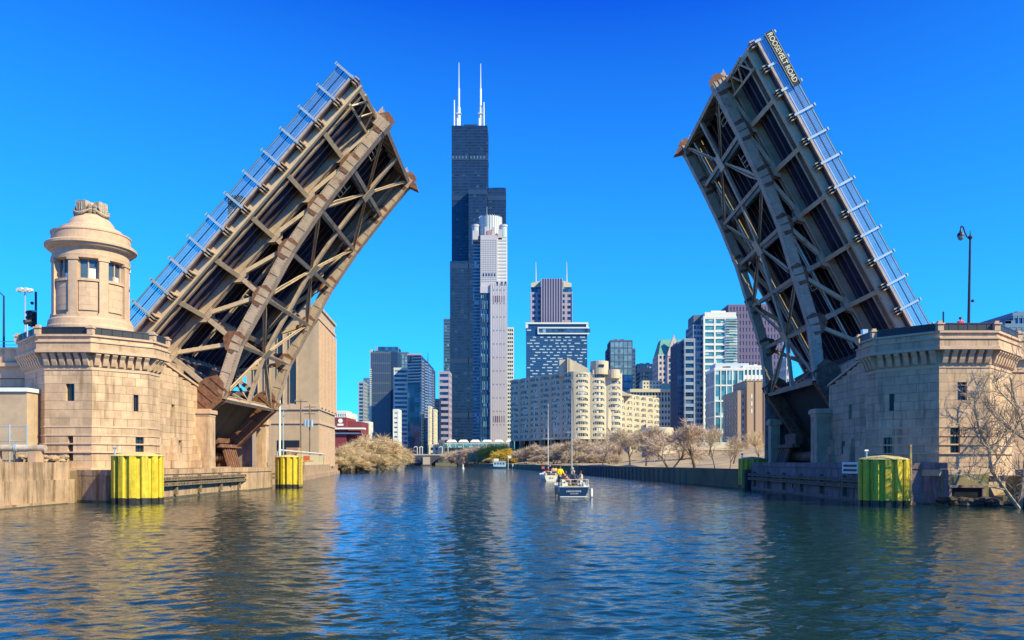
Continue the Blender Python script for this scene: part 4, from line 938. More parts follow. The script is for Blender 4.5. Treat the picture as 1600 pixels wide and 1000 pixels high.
def bigtower():
    Y = 1050.0; s = Y/F; t = thing('black_skyscraper', 'tallest dark stepped skyscraper with two white antennas on its roof', 'skyscraper', (PX(746,Y), Y, 2.4))
    tb = 28.6*s; xs = [PX(703.5,Y)+i*tb for i in range(3)]; H = lambda p: PZ(p, Y)
    hts = [[408, 288, 480], [196, 196, 293], [480, 288, 408]]
    for r in range(3):
        for c in range(3):
            x0, y0 = xs[c], Y+r*tb; z = PZ(hts[r][c], y0); e = .05*(r+1)+.07*(c == 1)
            tu = part(t, 'tube', MB().box(x0+e, x0+tb-e, y0+e, y0+tb-e, 2.4, z-e), GD)
            # floor bands and mullions only where the tube faces out
            m = MB(); n = int((z-2.4)/3.95)
            zmin = 2.4
            if r > 0 and c < 3: zmin = max(2.4, H(hts[r-1][c])-4)
            if c == 0 or c == 2: zmin = 2.4
            for i in range(n):
                zz = 2.4+i*3.95
                if zz < zmin: continue
                m.box(x0-.12, x0+tb+.12, y0-.12, y0+tb+.12, zz, zz+1.5)
            for i in range(16): x = x0+tb*(i+.5)/16; m.box(x-.22, x+.22, y0-.32, y0, zmin, z)
            for i in range(16):
                y = y0+tb*(i+.5)/16
                if c == 2: m.box(x0+tb, x0+tb+.32, y-.22, y+.22, zmin, z)
                if c == 0: m.box(x0-.32, x0, y-.22, y+.22, zmin, z)
            part(tu, 'floor_bands', m, NAVY, kind='stuff', fix=False)
            for p_ in (232, 296, 412, 560, 645):
                za = H(p_)
                if za < z and za > zmin: part(tu, 'louvre_band', MB().box(x0-.4, x0+tb+.4, y0-.42, y0+tb+.4, za-6.5, za), NAVY)
            for k in range(int(tb/2.2)):
                if hts[r][c] == 196 and c < 2 and r == 1 and k % 2 == 0:
                    part(tu, 'pale_louvre', MB().box(x0+1+k*2.2, x0+2.2+k*2.2, y0-.46, y0-.3, H(237), H(233)), BLUF)  # every other louvre in a paler blue
    zr = PZ(196, Y+tb); part(t, 'penthouse', MB().box(PX(722,Y),PX(743,Y),Y+tb*1.3,Y+tb*2,zr,zr+4.5), NAVY)
    AW = fm('antenna_white', (.8,.78,.74), .5)
    for px, top in ((717,98),(751,99.5)):
        y = Y+tb*1.5; x = PX(px,y); a = part(t, 'antenna', MB().tube((x,y,zr), (x,y,zr+29), 2.3, 2.2, 10).tube((x,y,zr+29),(x,y,zr+55),1.4,1.3,8).tube((x,y,zr+55),(x,y,PZ(top,y)),.75,.4,6), AW)
        part(a, 'antenna_stub', MB().tube((x+(-6 if px < 730 else 4.5),y-3,zr), (x+(-6 if px < 730 else 4.5),y-3,zr+(38 if px < 730 else 35)), 1.1, .8, 6).tube((x-2,y-2,zr),(x-2,y-2,zr+14),.8,.8,6), AW)
        part(a, 'platform', MB().box(x-3.4,x+3.4,y-3,y+3,zr+20,zr+20.8), AW)
bigtower()
def crown():
    Y = 934.0; H = lambda p: PZ(p, Y); X = lambda p: PX(p, Y); ST = fm('pink_granite', (.52,.47,.52)); t = thing('crown_tower', 'pale stone skyscraper with a glass cylinder crown in front of the black tower', 'skyscraper', (X(764),Y,2.4))
    part(t, 'core', MB().box(X(738),X(791),Y+14,Y+50,2.4,H(372)), GB)
    part(t, 'core_frame', facade(MB(), X(738),X(791),Y+14,Y+50,2.4,H(372),3.9,0,.3,.35), GRYF, kind='stuff', fix=False)
    part(t, 'centre_shaft', MB().box(X(750.5),X(777),Y+4,Y+14,2.4,H(366)), ST)
    # windows in the centre shaft
    def wins(px0, px1, y, z0p, z1p, cols, rows, w=.5, h=.5, nm='window', mtl=GD):
        m = MB(); a, b = X(px0), X(px1); c = (b-a)/cols; z0, z1 = H(z0p), H(z1p); r = (z1-z0)/rows
        for i in range(cols):
            for j in range(rows): xx = a+(i+.5)*c; zz = z0+(j+.5)*r; m.box(xx-c*w/2, xx+c*w/2, y-.25, y+.1, zz-r*h/2, zz+r*h/2)
        return m
    part(t, 'shaft_windows', wins(752,776,Y+4,440,372,9,20), GRYF, kind='stuff', fix=False)
    for p in (428,): part(t, 'window_row', wins(753,775,Y+4,p+2,p-2,5,1,.5,1), GD)
    part(t, 'left_wing', MB().box(X(750.5),X(766),Y-.1,Y+4,2.4,H(452)), GB)
    part(t, 'left_wing_frame', facade(MB(), X(751),X(766),Y,Y+4,2.4,H(452),20.5,4,.5,.14,.28), NAVY, kind='stuff', fix=False)
    for i in range(9): part(t, 'mullion_pair', MB().box(X(754),X(755),Y-.9,Y,H(470+i*21+13),H(470+i*21)).box(X(756.4),X(757.4),Y-.9,Y,H(470+i*21+13),H(470+i*21)).box(X(761),X(762),Y-.9,Y,H(470+i*21+13),H(470+i*21)), GP)
    part(t, 'left_wing_cap', MB().box(X(750.4),X(766),Y-1.2,Y+4,H(458),H(448)), ST)
    part(t, 'front_shaft', MB().box(X(766),X(791.5),Y-3,Y+20,2.4,H(443)), ST)
    for i in range(11): part(t, 'window_row', wins(768,790,Y-3,517+i*21-62,517+i*21-64,4,1,.35,1), GD)
    for p in (468, 655): part(t, 'window_group', wins(769,789,Y-3,p+5,p-5,6,1,.55,1), fm('plum_glass',(.12,.06,.1)))
    m = MB()
    for i in range(9): x = X(767.5+i*2.8); m.box(x-.25,x+.25,Y-3.3,Y-3,2.4,H(444))
    part(t, 'pilaster_strips', m, fm('lilac_pale', (.60,.54,.58)), kind='stuff', fix=False)
    part(t, 'right_wing', MB().box(X(777),X(791.5),Y+6,Y+30,2.4,H(368)), WHF)
    part(t, 'right_wing_bands', facade(MB(), X(777),X(791),Y+6,Y+30,H(443),H(368),3.9,0,.3,.5), ST, kind='stuff', fix=False)
    for c_, r in ((777,2),(784,2),(790,2)): part(t, 'merlon', MB().box(X(c_-1.6),X(c_+1.6),Y-3.2,Y,H(447),H(441)), GD)
    cy = Y+26; part(t, 'crown_drum', MB().lathe([(13.5,0),(13.5,H(331)-H(366)),(12.9,H(331)-H(366)),(12.9,0)], (X(765),cy,H(366)), 40), fm('crown_glass',(.6,.64,.62),.3))
    m = MB()
    for i in range(30): a = 2*pi*i/30; m.box(X(765)+13.6*sin(a)-.3, X(765)+13.6*sin(a)+.3, cy-13.6*cos(a)-.3, cy-13.6*cos(a)+.3, H(366), H(329.5))
    part(t, 'crown_fins', m, ST, kind='stuff')
    part(t, 'crown_spire', MB().tube((X(760),cy-14,H(366)), (X(760),cy-14,H(318)), .6,.3,6), GRYF)
    for px in (741.5, 786):
        part(t, 'corner_turret', MB().tube((X(px),Y+20,H(375)), (X(px),Y+20,H(347)), 4.4, n=16), fm('crown_glass2',(.45,.52,.56),.3))
        part(t, 'turret_cap', MB().tube((X(px),Y+20,H(347)), (X(px),Y+20,H(344)), 4.9, n=16), ST)
    for a, b, p in ((757,761,352),(769,773,352),(778,784,356),(738,746,358)): part(t, 'pier_block', MB().box(X(a),X(b),Y+6,Y+14,H(372),H(p)), ST)
    part(t, 'gable', MB().box(X(761),X(769),Y+5,Y+14,H(372),H(358)), fm('rose_stone',(.4,.24,.26)))
crown()
def right_city():
    # twin antenna tower
    Y = 1100.; t = tower('antenna_tower', 'grey-lilac office tower with two thin masts rising above the blue patterned block', 829.5, 893.5, 458, Y, 40, GD, LIL, 7.8, 7, .5, .45, .42)
    for a, b, p in ((829.5,846,448),(877,893.5,448)): part(t, 'corner_roof', MB().box(PX(a,Y),PX(b,Y),Y+2,Y+36,PZ(459,Y),PZ(p,Y)), GB)
    for a, b in ((830,845),(880,893)): part(t, 'sloped_cap', MB().prism([(PX(a,Y),Y+2),(PX(b,Y),Y+2),(PX(b,Y),Y+34),(PX(a,Y),Y+34)], PZ(448,Y), [PZ(438,Y),PZ(442,Y),PZ(442,Y),PZ(438,Y)] if a > 860 else [PZ(442,Y),PZ(438,Y),PZ(438,Y),PZ(442,Y)]), CRM)
    x0, x1 = PX(846,Y), PX(878,Y); part(t, 'centre_bay', MB().box(x0,x1,Y-6,Y+30,2.4,PZ(437,Y)), fm('bay_glass',(.10,.10,.17),.2))
    m = MB()
    for i in range(9): x = x0+(x1-x0)*i/8; m.box(x-.55,x+.55,Y-6.7,Y-6,2.4,PZ(436.5,Y))
    part(t, 'bay_mullions', m, LIL, kind='stuff', fix=False)
    for px in (837.5, 886.5): part(t, 'antenna', MB().tube((PX(px,Y),Y+18,PZ(440,Y)), (PX(px,Y),Y+18,PZ(404,Y)), 1.1,.35,6), fm('mast_grey',(.5,.55,.5)))
    # blue patterned block
    Y = 800.; x0, x1 = PX(822,Y), PX(917.5,Y); H = lambda p: PZ(p,Y)
    t = thing('blue_block', 'wide dark blue office block with staggered pale window dashes and a hooked roof frame', 'building', ((x0+x1)/2,Y,2.4))
    part(t, 'wall', MB().box(x0,x1,Y,Y+30,2.4,H(505)), fm('blue_panel',(.012,.06,.17),.35))
    part(t, 'roof_frame', MB().box(x0-.5,x1+1,Y-1.2,Y+30,H(506.5),H(504)).box(x0-.5,x0+2,Y-1,Y,H(513),H(506.5)).box(x1-1,x1+1,Y-1,Y,H(512),H(506.5)), WHF)
    m = MB().box(PX(840,Y),x1+2,Y-1.6,Y,H(513.5),H(511.5)).box(PX(840,Y),x1+2,Y-1.6,Y,H(522.5),H(520.5)).box(PX(840,Y),PX(841.5,Y),Y-1.6,Y,H(520.6),H(513.4)); part(t, 'hooked_frame', m, WHF)
    part(t, 'frame_glass', MB().box(PX(842,Y),x1+3,Y-1.0,Y-.1,H(520),H(514)), GB)
    m = MB(); rn = random.Random(11)
    r = 0; p = 527
    while p < 592:
        x = x0+1+(r % 2)*3.0
        while x < x1-2:
            wd = rn.choice([3.2,3.2,5.2]); 
            if rn.random() < .82: m.box(x,min(x+wd,x1-.5),Y-.3,Y,H(p)-.55,H(p)+.55)
            x += wd+rn.choice([2.0,2.6,4.0])
        r += 1; p += 4.75
    for p in (516,): m.box(x0+1,x0+5,Y-.3,Y,H(p)-.7,H(p)+.7)
    part(t, 'window_dashes', m, fm('dash_pale',(.42,.52,.6),.4), kind='stuff', fix=False)
    m = MB()
    for i in range(28): z = H(594)+i*(H(524)-H(594))/28; m.box(x0-.15,x1+.15,Y-.12,Y,z,z+.35)
    part(t, 'floor_lines', m, fm('blue_line',(.05,.14,.28)), kind='stuff', fix=False)
    tower('glass_office', 'grey-blue glass office tower with stepped shoulders left of the green-roofed tower', 954, 988, 533, 900, 34, GP, SLATE, 7.5, 5, .2, .18, .06)
    t = tower('glass_shoulder', 'narrow blue shoulder block behind the grey-blue office tower', 949.5, 992.5, 546, 925, 26, GB, SLATE, 4.5, 6, .2, .3, .1)
    tower('dark_block', 'low dark navy glass block between the grey office tower and the green-roofed tower', 996, 1023, 570, 1000, 30, GB, NAVY, 5, 6, .3, .4, .15)
    tower('dark_block', 'small navy glass block in front, just right of the low dark block', 1000, 1027, 580, 960, 25, GB, NAVY, 5, 6, .3, .4, .15)
    # green gabled tower
    Y = 850.; t = tower('gabled_tower', 'pale stone tower with a green hipped roof and a pointed gable', 1029, 1071, 554, Y, 36, GD, fm('pale_pink',(.62,.5,.48)), 6.2, 7, .4, .5, .4, roof=False)
    x0, x1, z0, z1 = PX(1029,Y), PX(1071,Y), PZ(554,Y), PZ(529,Y)
    part(t, 'roof', MB().hexa([(x0,Y,z0),(x1,Y,z0),(x1,Y+36,z0),(x0,Y+36,z0),(x0+4,Y+9,z1),(x1-1,Y+9,z1),(x1-1,Y+27,z1),(x0+4,Y+27,z1)]), SGRN)
    xm = PX(1052,Y); part(t, 'gable', MB().extr([(-6.5,0),(6.5,0),(6.5,3),(0,23),(-6.5,3)], (xm,Y-1.2,z0-2), (1,0,0), (0,0,1), (0,1,0), 4), fm('pale_pink',(.6,.5,.5)))
    part(t, 'gable_window', MB().extr([(-2.6,1),(2.6,1),(2.6,5),(0,14),(-2.6,5)], (xm,Y-3.3,z0-2), (1,0,0), (0,0,1), (0,1,0), .3), GD)
    part(t, 'gable_bay', MB().box(xm-6.5,xm+6.5,Y-2.5,Y,2.4,z0-2), fm('pale_pink',(0,0,0)))
    for i in range(12):
        for q in (-1,1): part(t, 'bay_window', MB().box(xm+q*3-2,xm+q*3+2,Y-2.8,Y-2.4,z0-8-i*6.2,z0-4-i*6.2), GD)
    for px in (1030,1037,1061,1070): part(t, 'finial', MB().tube((PX(px,Y),Y+9,z1-1), (PX(px,Y),Y+9,z1+3), .5,.2,6), SGRN)
    # old white office
    Y = 620.; t = tower('stone_office', 'cream stone office building with a classical cornice above the curved flats', 985, 1057, 611, Y, 30, GD, CRM, 4.6, 15, .35, .5, .45)
    part(t, 'cornice', MB().box(PX(984,Y),PX(1058,Y),Y-2,Y+31,PZ(613,Y),PZ(608,Y)), CRM); part(t, 'cornice', MB().box(PX(984,Y),PX(1058,Y),Y-1.2,Y+31,PZ(630,Y),PZ(628.5,Y)), CRM)
    part(t, 'penthouse', MB().box(PX(1005,Y),PX(1036,Y),Y+3,Y+20,PZ(609,Y),PZ(594,Y)), CRM); part(t, 'penthouse', MB().box(PX(1036,Y),PX(1057,Y),Y+5,Y+20,PZ(609,Y),PZ(598,Y)), CRM)
    m = MB()
    for i in range(6):
        for q in (598,604): x = PX(1008+i*5,Y); m.box(x-.5,x+.5,Y+2.9,Y+3.05,PZ(q,Y)-.6,PZ(q,Y)+.6)
    part(t, 'penthouse_windows', m, GD, kind='stuff')
    for i in range(10): x = PX(1011+i*4.7,Y); part(t, 'tall_window', MB().box(x-.75,x+.75,Y-.45,Y-.3,PZ(627.5,Y),PZ(620,Y)), GB)
    # balcony slab tower
    Y = 560.; t = tower('balcony_tower', 'grey-blue flats with pale banded balconies between the green-roofed tower and the white tower', 1070, 1084.5, 532, Y, 26, GD, GRYF, 4.9, 1, .6, .42, .1)
    tower('balcony_tower', '', 1059, 1070, 537, Y+3, 26, GB, SLATE, 3.6, 4, .3, .4, .3, t=t)
    # white condo tower
    Y = 600.; t = tower('white_tower', 'tall white residential tower with teal glass bays and balconies right of the green-roofed tower', 1100, 1150, 497, Y, 26, GT, WHF, 5.05, 3, .45, .34, .16)
    part(t, 'crown_wall', MB().box(PX(1101,Y),PX(1150,Y),Y-.4,Y+26,PZ(498,Y),PZ(488,Y)), WHF); part(t, 'roof_room', MB().box(PX(1113,Y),PX(1136,Y),Y+4,Y+20,PZ(488,Y),PZ(484,Y)), WHF)
    part(t, 'side_wing', MB().box(PX(1085,Y),PX(1100,Y),Y+4,Y+30,2.4,PZ(506,Y)), GB); part(t, 'side_wing_bands', facade(MB(), PX(1085,Y),PX(1100,Y),Y+4,Y+30,2.4,PZ(506,Y),4.2,3,.4,.4,.15), GRYF, kind='stuff', fix=False)
    part(t, 'side_roof', MB().box(PX(1087,Y),PX(1101,Y),Y+8,Y+28,PZ(506,Y),PZ(489,Y)), SLATE)
    n = 34; z0, z1 = PZ(640,Y), PZ(497,Y)
    for i in range(n):
        z = z0+(z1-z0)*i/n
        bl = part(t, 'balcony', MB().box(PX(1133,Y),PX(1151.5,Y),Y-1.7,Y-.2,z,z+.3), WHF); part(bl, 'balcony_rail', MB().box(PX(1133,Y),PX(1151.5,Y),Y-1.7,Y-1.62,z+.3,z+1.2), GT)
    # purple grid tower
    tower('plum_tower', 'broad purple-grey gridded office tower behind the right leaf', 1139, 1222, 478, 760, 30, fm('plum_glass2',(.30,.25,.36),.3), PURP, 6.4, 17, .6, .42, .52)
    tower('plum_tower_wing', 'dark glass wing left of the purple gridded tower', 1133, 1139.5, 485, 772, 24, GD, PURP, 5, 2, .3, .4, .3)
    tower('purple_slab', 'narrow blue slab with pale windows seen through the right leaf', 1229, 1236, 560, 700, 20, GB, WHF, 8, 3, .3, .3, .3)
    # mid glass
    Y = 470.; t = tower('glass_flats', 'lower glass flats with a white roof frame in front of the purple tower', 1117, 1162, 578, Y, 22, GT, WHF, 9, 5, .3, .1, .16)
    part(t, 'roof_room', MB().box(PX(1121,Y),PX(1174,Y),Y+5,Y+20,PZ(578,Y),PZ(566,Y)), fm('pale_grey',(.5,.55,.62)))
    tower('glass_flats', '', 1162, 1199, 574.5, Y+2, 22, GT, WHF, 5.5, 6, .5, .45, .35, t=t)
    # brown brick loft
    Y = 330.; H = lambda p: PZ(p,Y); x0, x1, x2, x3 = PX(1130,Y+24), PX(1152.5,Y), PX(1165,Y), PX(1197,Y)
    t = thing('brick_loft', 'tan brick loft building with a taller middle part and dark side wall', 'building', (x2,Y,4))
    part(t, 'wall', MB().prism([(x1,Y),(x2+1,Y),(x2+1,Y+24),(x0,Y+24)], 2, H(610)), TAN)
    part(t, 'wall', MB().box(x2,PX(1193,Y),Y-1,Y+20,2,H(596)), TAN); part(t, 'wall', MB().box(PX(1193,Y),PX(1206,Y),Y+.5,Y+20,2,H(601)), TAN)
    part(t, 'parapet', MB().box(x2-.2,PX(1193,Y)+.2,Y-1.2,Y+20,H(596),H(594.5)), TAN)
    for px in (1165.5,1178.5,1192): part(t, 'wall_rib', MB().box(PX(px,Y)-.15,PX(px,Y)+.15,Y-1.25,Y-1,2,H(597)), fm('rib_dark',(.12,.07,.06)))
    for i in range(8):
        z = H(616+i*11.5); part(t, 'window', MB().box(PX(1159.5,Y),PX(1162,Y),Y-.06,Y+.1,z-1.6,z), GD); part(t, 'window', MB().box(PX(1202,Y),PX(1204.5,Y),Y+.42,Y+.6,z-1.6,z), GD)
        if i < 3: part(t, 'window', MB().box(PX(1172.5,Y),PX(1174.5,Y),Y-1.06,Y-.9,z-1.8,z), WHF)
    d = V((x1-x0, -24, 0)); 
    for i in range(8):
        for k in range(5):
            p = V((x0,Y+24,0))+d*((k+.3)/5.2); q = p+d*.1; z = H(622+i*11.5); part(t, 'window', MB().prism([(p.x-.08,p.y-.03),(q.x-.08,q.y-.03),(q.x+.1,q.y),(p.x+.1,p.y)], z-1.6, z), GD)
    tower('brick_annex', 'narrow tan brick block directly left of the shaded well of the right leaf', 1206, 1216, 606, 345, 20, GD, TAN, 4, 2, .3, .6, .6)
    tower('edge_block', 'bluish office block at the right edge of the view', 1583, 1640, 494, 300, 30, GB, BLUF, 3.6, 8, .3, .4, .2)
    tower('edge_block', 'lower pale block at the right edge of the view, behind the approach wall', 1571, 1640, 512, 260, 30, GP, BLUF, 3.6, 8, .3, .4, .2)
right_city()
def left_city():
    Y = 700.; H = lambda p: PZ(p,Y)
    t = tower('slate_slab', 'grey-blue slab tower left of centre with a raised roof box', 581, 610, 552, Y, 26, fm('slate_glass',(.055,.085,.15),.3), SLATE, 9, 9, .12, .12, .1)
    part(t, 'roof_box', MB().box(PX(585,Y),PX(620,Y),Y+3,Y+24,H(552),H(541)), GB); part(t, 'end_wall', MB().box(PX(610,Y),PX(621,Y),Y+1,Y+26,2.4,H(550)), NAVY)
    part(t, 'left_edge', MB().box(PX(578,Y),PX(581,Y),Y+.5,Y+26,2.4,H(546)), fm('edge_tan',(.5,.42,.36)))
    m = MB()
    for i in range(26): z = H(655)+i*(H(575)-H(655))/26; m.box(PX(577.6,Y),PX(581,Y),Y-.2,Y+.6,z,z+.8)
    part(t, 'edge_balconies', m, WHF, kind='stuff')
    tower('banded_tower', 'white banded tower standing in front of the grey-blue slab', 616, 637, 577, 660, 20, GB, WHF, 3.7, 1, .4, .46, .05)
    tower('pale_glass_tower', 'pale glass tower right behind the white banded tower', 623, 637.5, 552, 720, 20, GP, BLUF, 5, 3, .2, .2, .08)
    tower('white_stub', 'slim white block at the foot of the white banded tower', 615, 622, 642, 600, 14, GB, WHF, 3.6, 1, .3, .7, .3)
    # curved dark tower
    Y = 640.; t = thing('curved_tower', 'dark navy glass tower with a curved balconied front', 'building', (PX(655,Y),Y,2.4), 'city buildings beyond the river')
    pts = [(637,Y,553),(658,Y-4,555),(662,Y+6,562),(668,Y+16,566),(674,Y+30,574),(677.5,Y+46,584)]
    for i, ((a,ya,pa),(b,yb,pb)) in enumerate(zip(pts, pts[1:])):
        xa, xb = PX(a,ya), PX(b,yb); z = PZ(pb, yb)
        part(t, 'curved_bay', MB().prism([(xa,ya),(xb,yb),(xb,Y+60),(xa,Y+60)], 2.4, z), GD)
        m = MB(); n = 36
        for k in range(n):
            zz = 2.4+(z-2.4)*k/n
            if i == 0 and 3 < k < n-9: continue
            m.prism([(xa-.3,ya-.5),(xb+.3,yb-.5),(xb+.3,yb+2),(xa-.3,ya+2)], zz, zz+.9)
        part(t, 'balcony_bands', m, fm('band_blue',(.20,.22,.33)) if i else BLUF, kind='stuff', fix=False)
    for i in range(4): part(t, 'crown_window', MB().box(PX(638+i*5,Y),PX(641.5+i*5,Y),Y-2,Y-.3,PZ(564,Y),PZ(556,Y)), NAVY)
    part(t, 'crown_band', MB().box(PX(637,Y),PX(658,Y),Y-1.8,Y,PZ(555.5,Y),PZ(553,Y)), LIL); part(t, 'mast', MB().tube((PX(664,Y),Y+20,PZ(562,Y)),(PX(664,Y),Y+20,PZ(546,Y)),.4,.2,5), NAVY)
    tower('beige_sliver', 'thin sunlit beige slab beside the dark curved tower', 669, 672.5, 637, 630, 12, CRM, CRM, 3.6, 0, .1, .3)
    tower('beige_sliver', 'second thin sunlit beige slab, nearer the black skyscraper', 677.5, 681, 642, 640, 12, CRM, CRM, 3.6, 0, .1, .3)
    tower('navy_block', 'small navy block between the curved tower and the striped lilac block', 679, 686, 625, 800, 15, GD, NAVY, 4, 3)
    tower('lilac_block', 'white and lilac striped block just left of the black skyscraper', 686.5, 701.5, 582, 820, 26, GD, LIL, 6.1, 1, .4, .5, .08)
    tower('blue_sliver_tower', 'slim blue glass tower directly behind the left edge of the black skyscraper', 693.5, 706, 499, 1200, 26, GB, BLUF, 4.5, 4, .3, .3, .1)
    tower('white_grid_tower', 'slim white gridded tower behind the crown tower, right of it', 790, 802, 513, 1100, 26, GB, WHF, 5.4, 4, .5, .5, .2)
    tower('teal_slab', 'slim banded grey tower at the far left of the skyline', 560.5, 568, 598, 900, 20, GD, GRYF, 4, 1, .3, .4)
    tower('teal_slab', 'pale blue glass tower beside the far left banded tower', 568.5, 578, 592, 930, 20, GP, BLUF, 4, 2, .3, .3)
    # red terminal with disc sign
    Y = 430.; H = lambda p: PZ(p,Y); t = thing('brick_terminal', 'low dark red brick building with a round white emblem on its wall', 'building', (PX(540,Y),Y,2.4))
    part(t, 'wall', MB().box(PX(515,Y),PX(541,Y),Y,Y+25,2.4,H(652)), REDB); part(t, 'wall', MB().box(PX(541,Y),PX(562,Y),Y+4,Y+25,2.4,H(658)), REDB)
    part(t, 'disc_sign', MB().tube((PX(532,Y),Y-.35,H(657.5)), (PX(532,Y),Y,H(657.5)), 1.2, n=20), WHT); part(t, 'sign_strip', MB().box(PX(527.5,Y),PX(536.5,Y),Y-.2,Y,H(665),H(662)), WHT)
    part(t, 'canopy', MB().box(PX(522,Y),PX(570,Y),Y-3,Y+3,H(671),H(668.5)), WHT); part(t, 'canopy', MB().box(PX(515,Y),PX(562,Y),Y-1,Y+3,H(678),H(676)), WHF)
    tower('white_flats', 'white stepped flats peeking above the red brick building', 524, 541, 645, 520, 15, GP, WHF, 3.4, 5, .3, .5, .4); tower('white_flats', 'narrow white block stepped down behind the red brick building', 541, 550, 649, 540, 15, GP, WHF, 3.4, 3, .3, .5, .4)
    tower('low_white_block', 'low white block at the foot of the far left towers', 562, 576, 661, 600, 15, GP, WHF, 4, 4)
    # market hall with white roof vents
    Y = 650.; H = lambda p: PZ(p,Y); t = thing('long_hall', 'long low glass hall with a row of white roof hoods below the black skyscraper', 'building', (PX(740,Y),Y,2.4))
    part(t, 'wall', MB().box(PX(687,Y),PX(800,Y),Y,Y+20,2.4,H(693)), fm('hall_green',(.10,.17,.17),.3)); part(t, 'upper_deck', MB().box(PX(684,Y),PX(800,Y),Y-2,Y+20,H(700),H(692)), fm('hall_pale',(.42,.45,.45)))
    for i in range(8): x = PX(690+i*12,Y); part(t, 'glass_bay', MB().box(x,PX(700+i*12,Y),Y-2.3,Y-2,H(699),H(694)), GT)
    for i in range(6):
        a, b = PX(698+i*18.5,Y), PX(713+i*18.5,Y); part(t, 'roof_hood', MB().prism([(a,Y),(b,Y),(b,Y+8),(a,Y+8)], H(691), H(691)+.5).hexa([(a,Y,H(691)+.5),(b,Y,H(691)+.5),(b,Y+8,H(691)+.5),(a,Y+8,H(691)+.5),(a+1.5,Y+1,H(687)),(b-1.5,Y+1,H(687)),(b-1.5,Y+7,H(687)),(a+1.5,Y+7,H(687))]), WHF)
    for k, (a, b, p) in enumerate(((671,686,697),(686,692,690))): tower('bridge_gatehouse', ('small beige gatehouse at the left end of the distant bridge','dark roofed kiosk beside the beige gatehouse on the distant bridge')[k], a, b, p, 628-k*3, 8, GD, (CRM, SLATE)[k], 4, 2, .3, .5, .5)
left_city()
# ---------------------------------------------------------------- far bridge
def farbridge():
    Y = 605.; H = lambda p: PZ(p,Y); X = lambda p: PX(p,Y); t = thing('distant_bridge', 'low dark arched road bridge crossing the river in the distance', 'bridge', (X(690),Y,0))
    DB = fm('bridge_dark',(.06,.06,.09)); part(t, 'deck', MB().box(X(600),X(800),Y,Y+14,H(714),H(711.5)), DB); part(t, 'railing', MB().box(X(600),X(800),Y-.3,Y,H(711.5),H(709.5)), fm('bridge_rail',(.45,.4,.36)))
    for a, b in ((632,661),(672,716)):
        n = 12
        for i in range(n):
            u0, u1 = i/n, (i+1)/n; f = lambda u: H(714)-(.8+5.5*abs((2*u-1))**2.2)*(1 if b-a > 35 else .8)
            xa, xb = X(a)+(X(b)-X(a))*u0, X(a)+(X(b)-X(a))*u1; part(t, 'arch_rib', MB().hexa([(xa,Y,f(u0)),(xb,Y,f(u1)),(xb,Y+14,f(u1)),(xa,Y+14,f(u0)),(xa,Y,H(714)),(xb,Y,H(714)),(xb,Y+14,H(714)),(xa,Y+14,H(714))]), DB)
    for a, b in ((661,672),(716,726),(624,632)):
        p = part(t, 'river_pier', MB().box(X(a),X(b),Y-1,Y+15,-1,H(714)), fm('pier_pale',(.5,.4,.34))); part(p, 'pier_base', MB().box(X(a)-1,X(b)+1,Y-2,Y+16,-1,1.2), DB)
    for px, a in ((652,1),(656,-1),(660,1),(691,1),(700,-1)):
        x = X(px); l = part(t, 'lamp_post', MB().path([(x,Y,H(711)),(x,Y,H(699)),(x-1.2*a,Y,H(697.5)),(x-2.4*a,Y,H(699.5))], .28, 5), WHF)
farbridge()
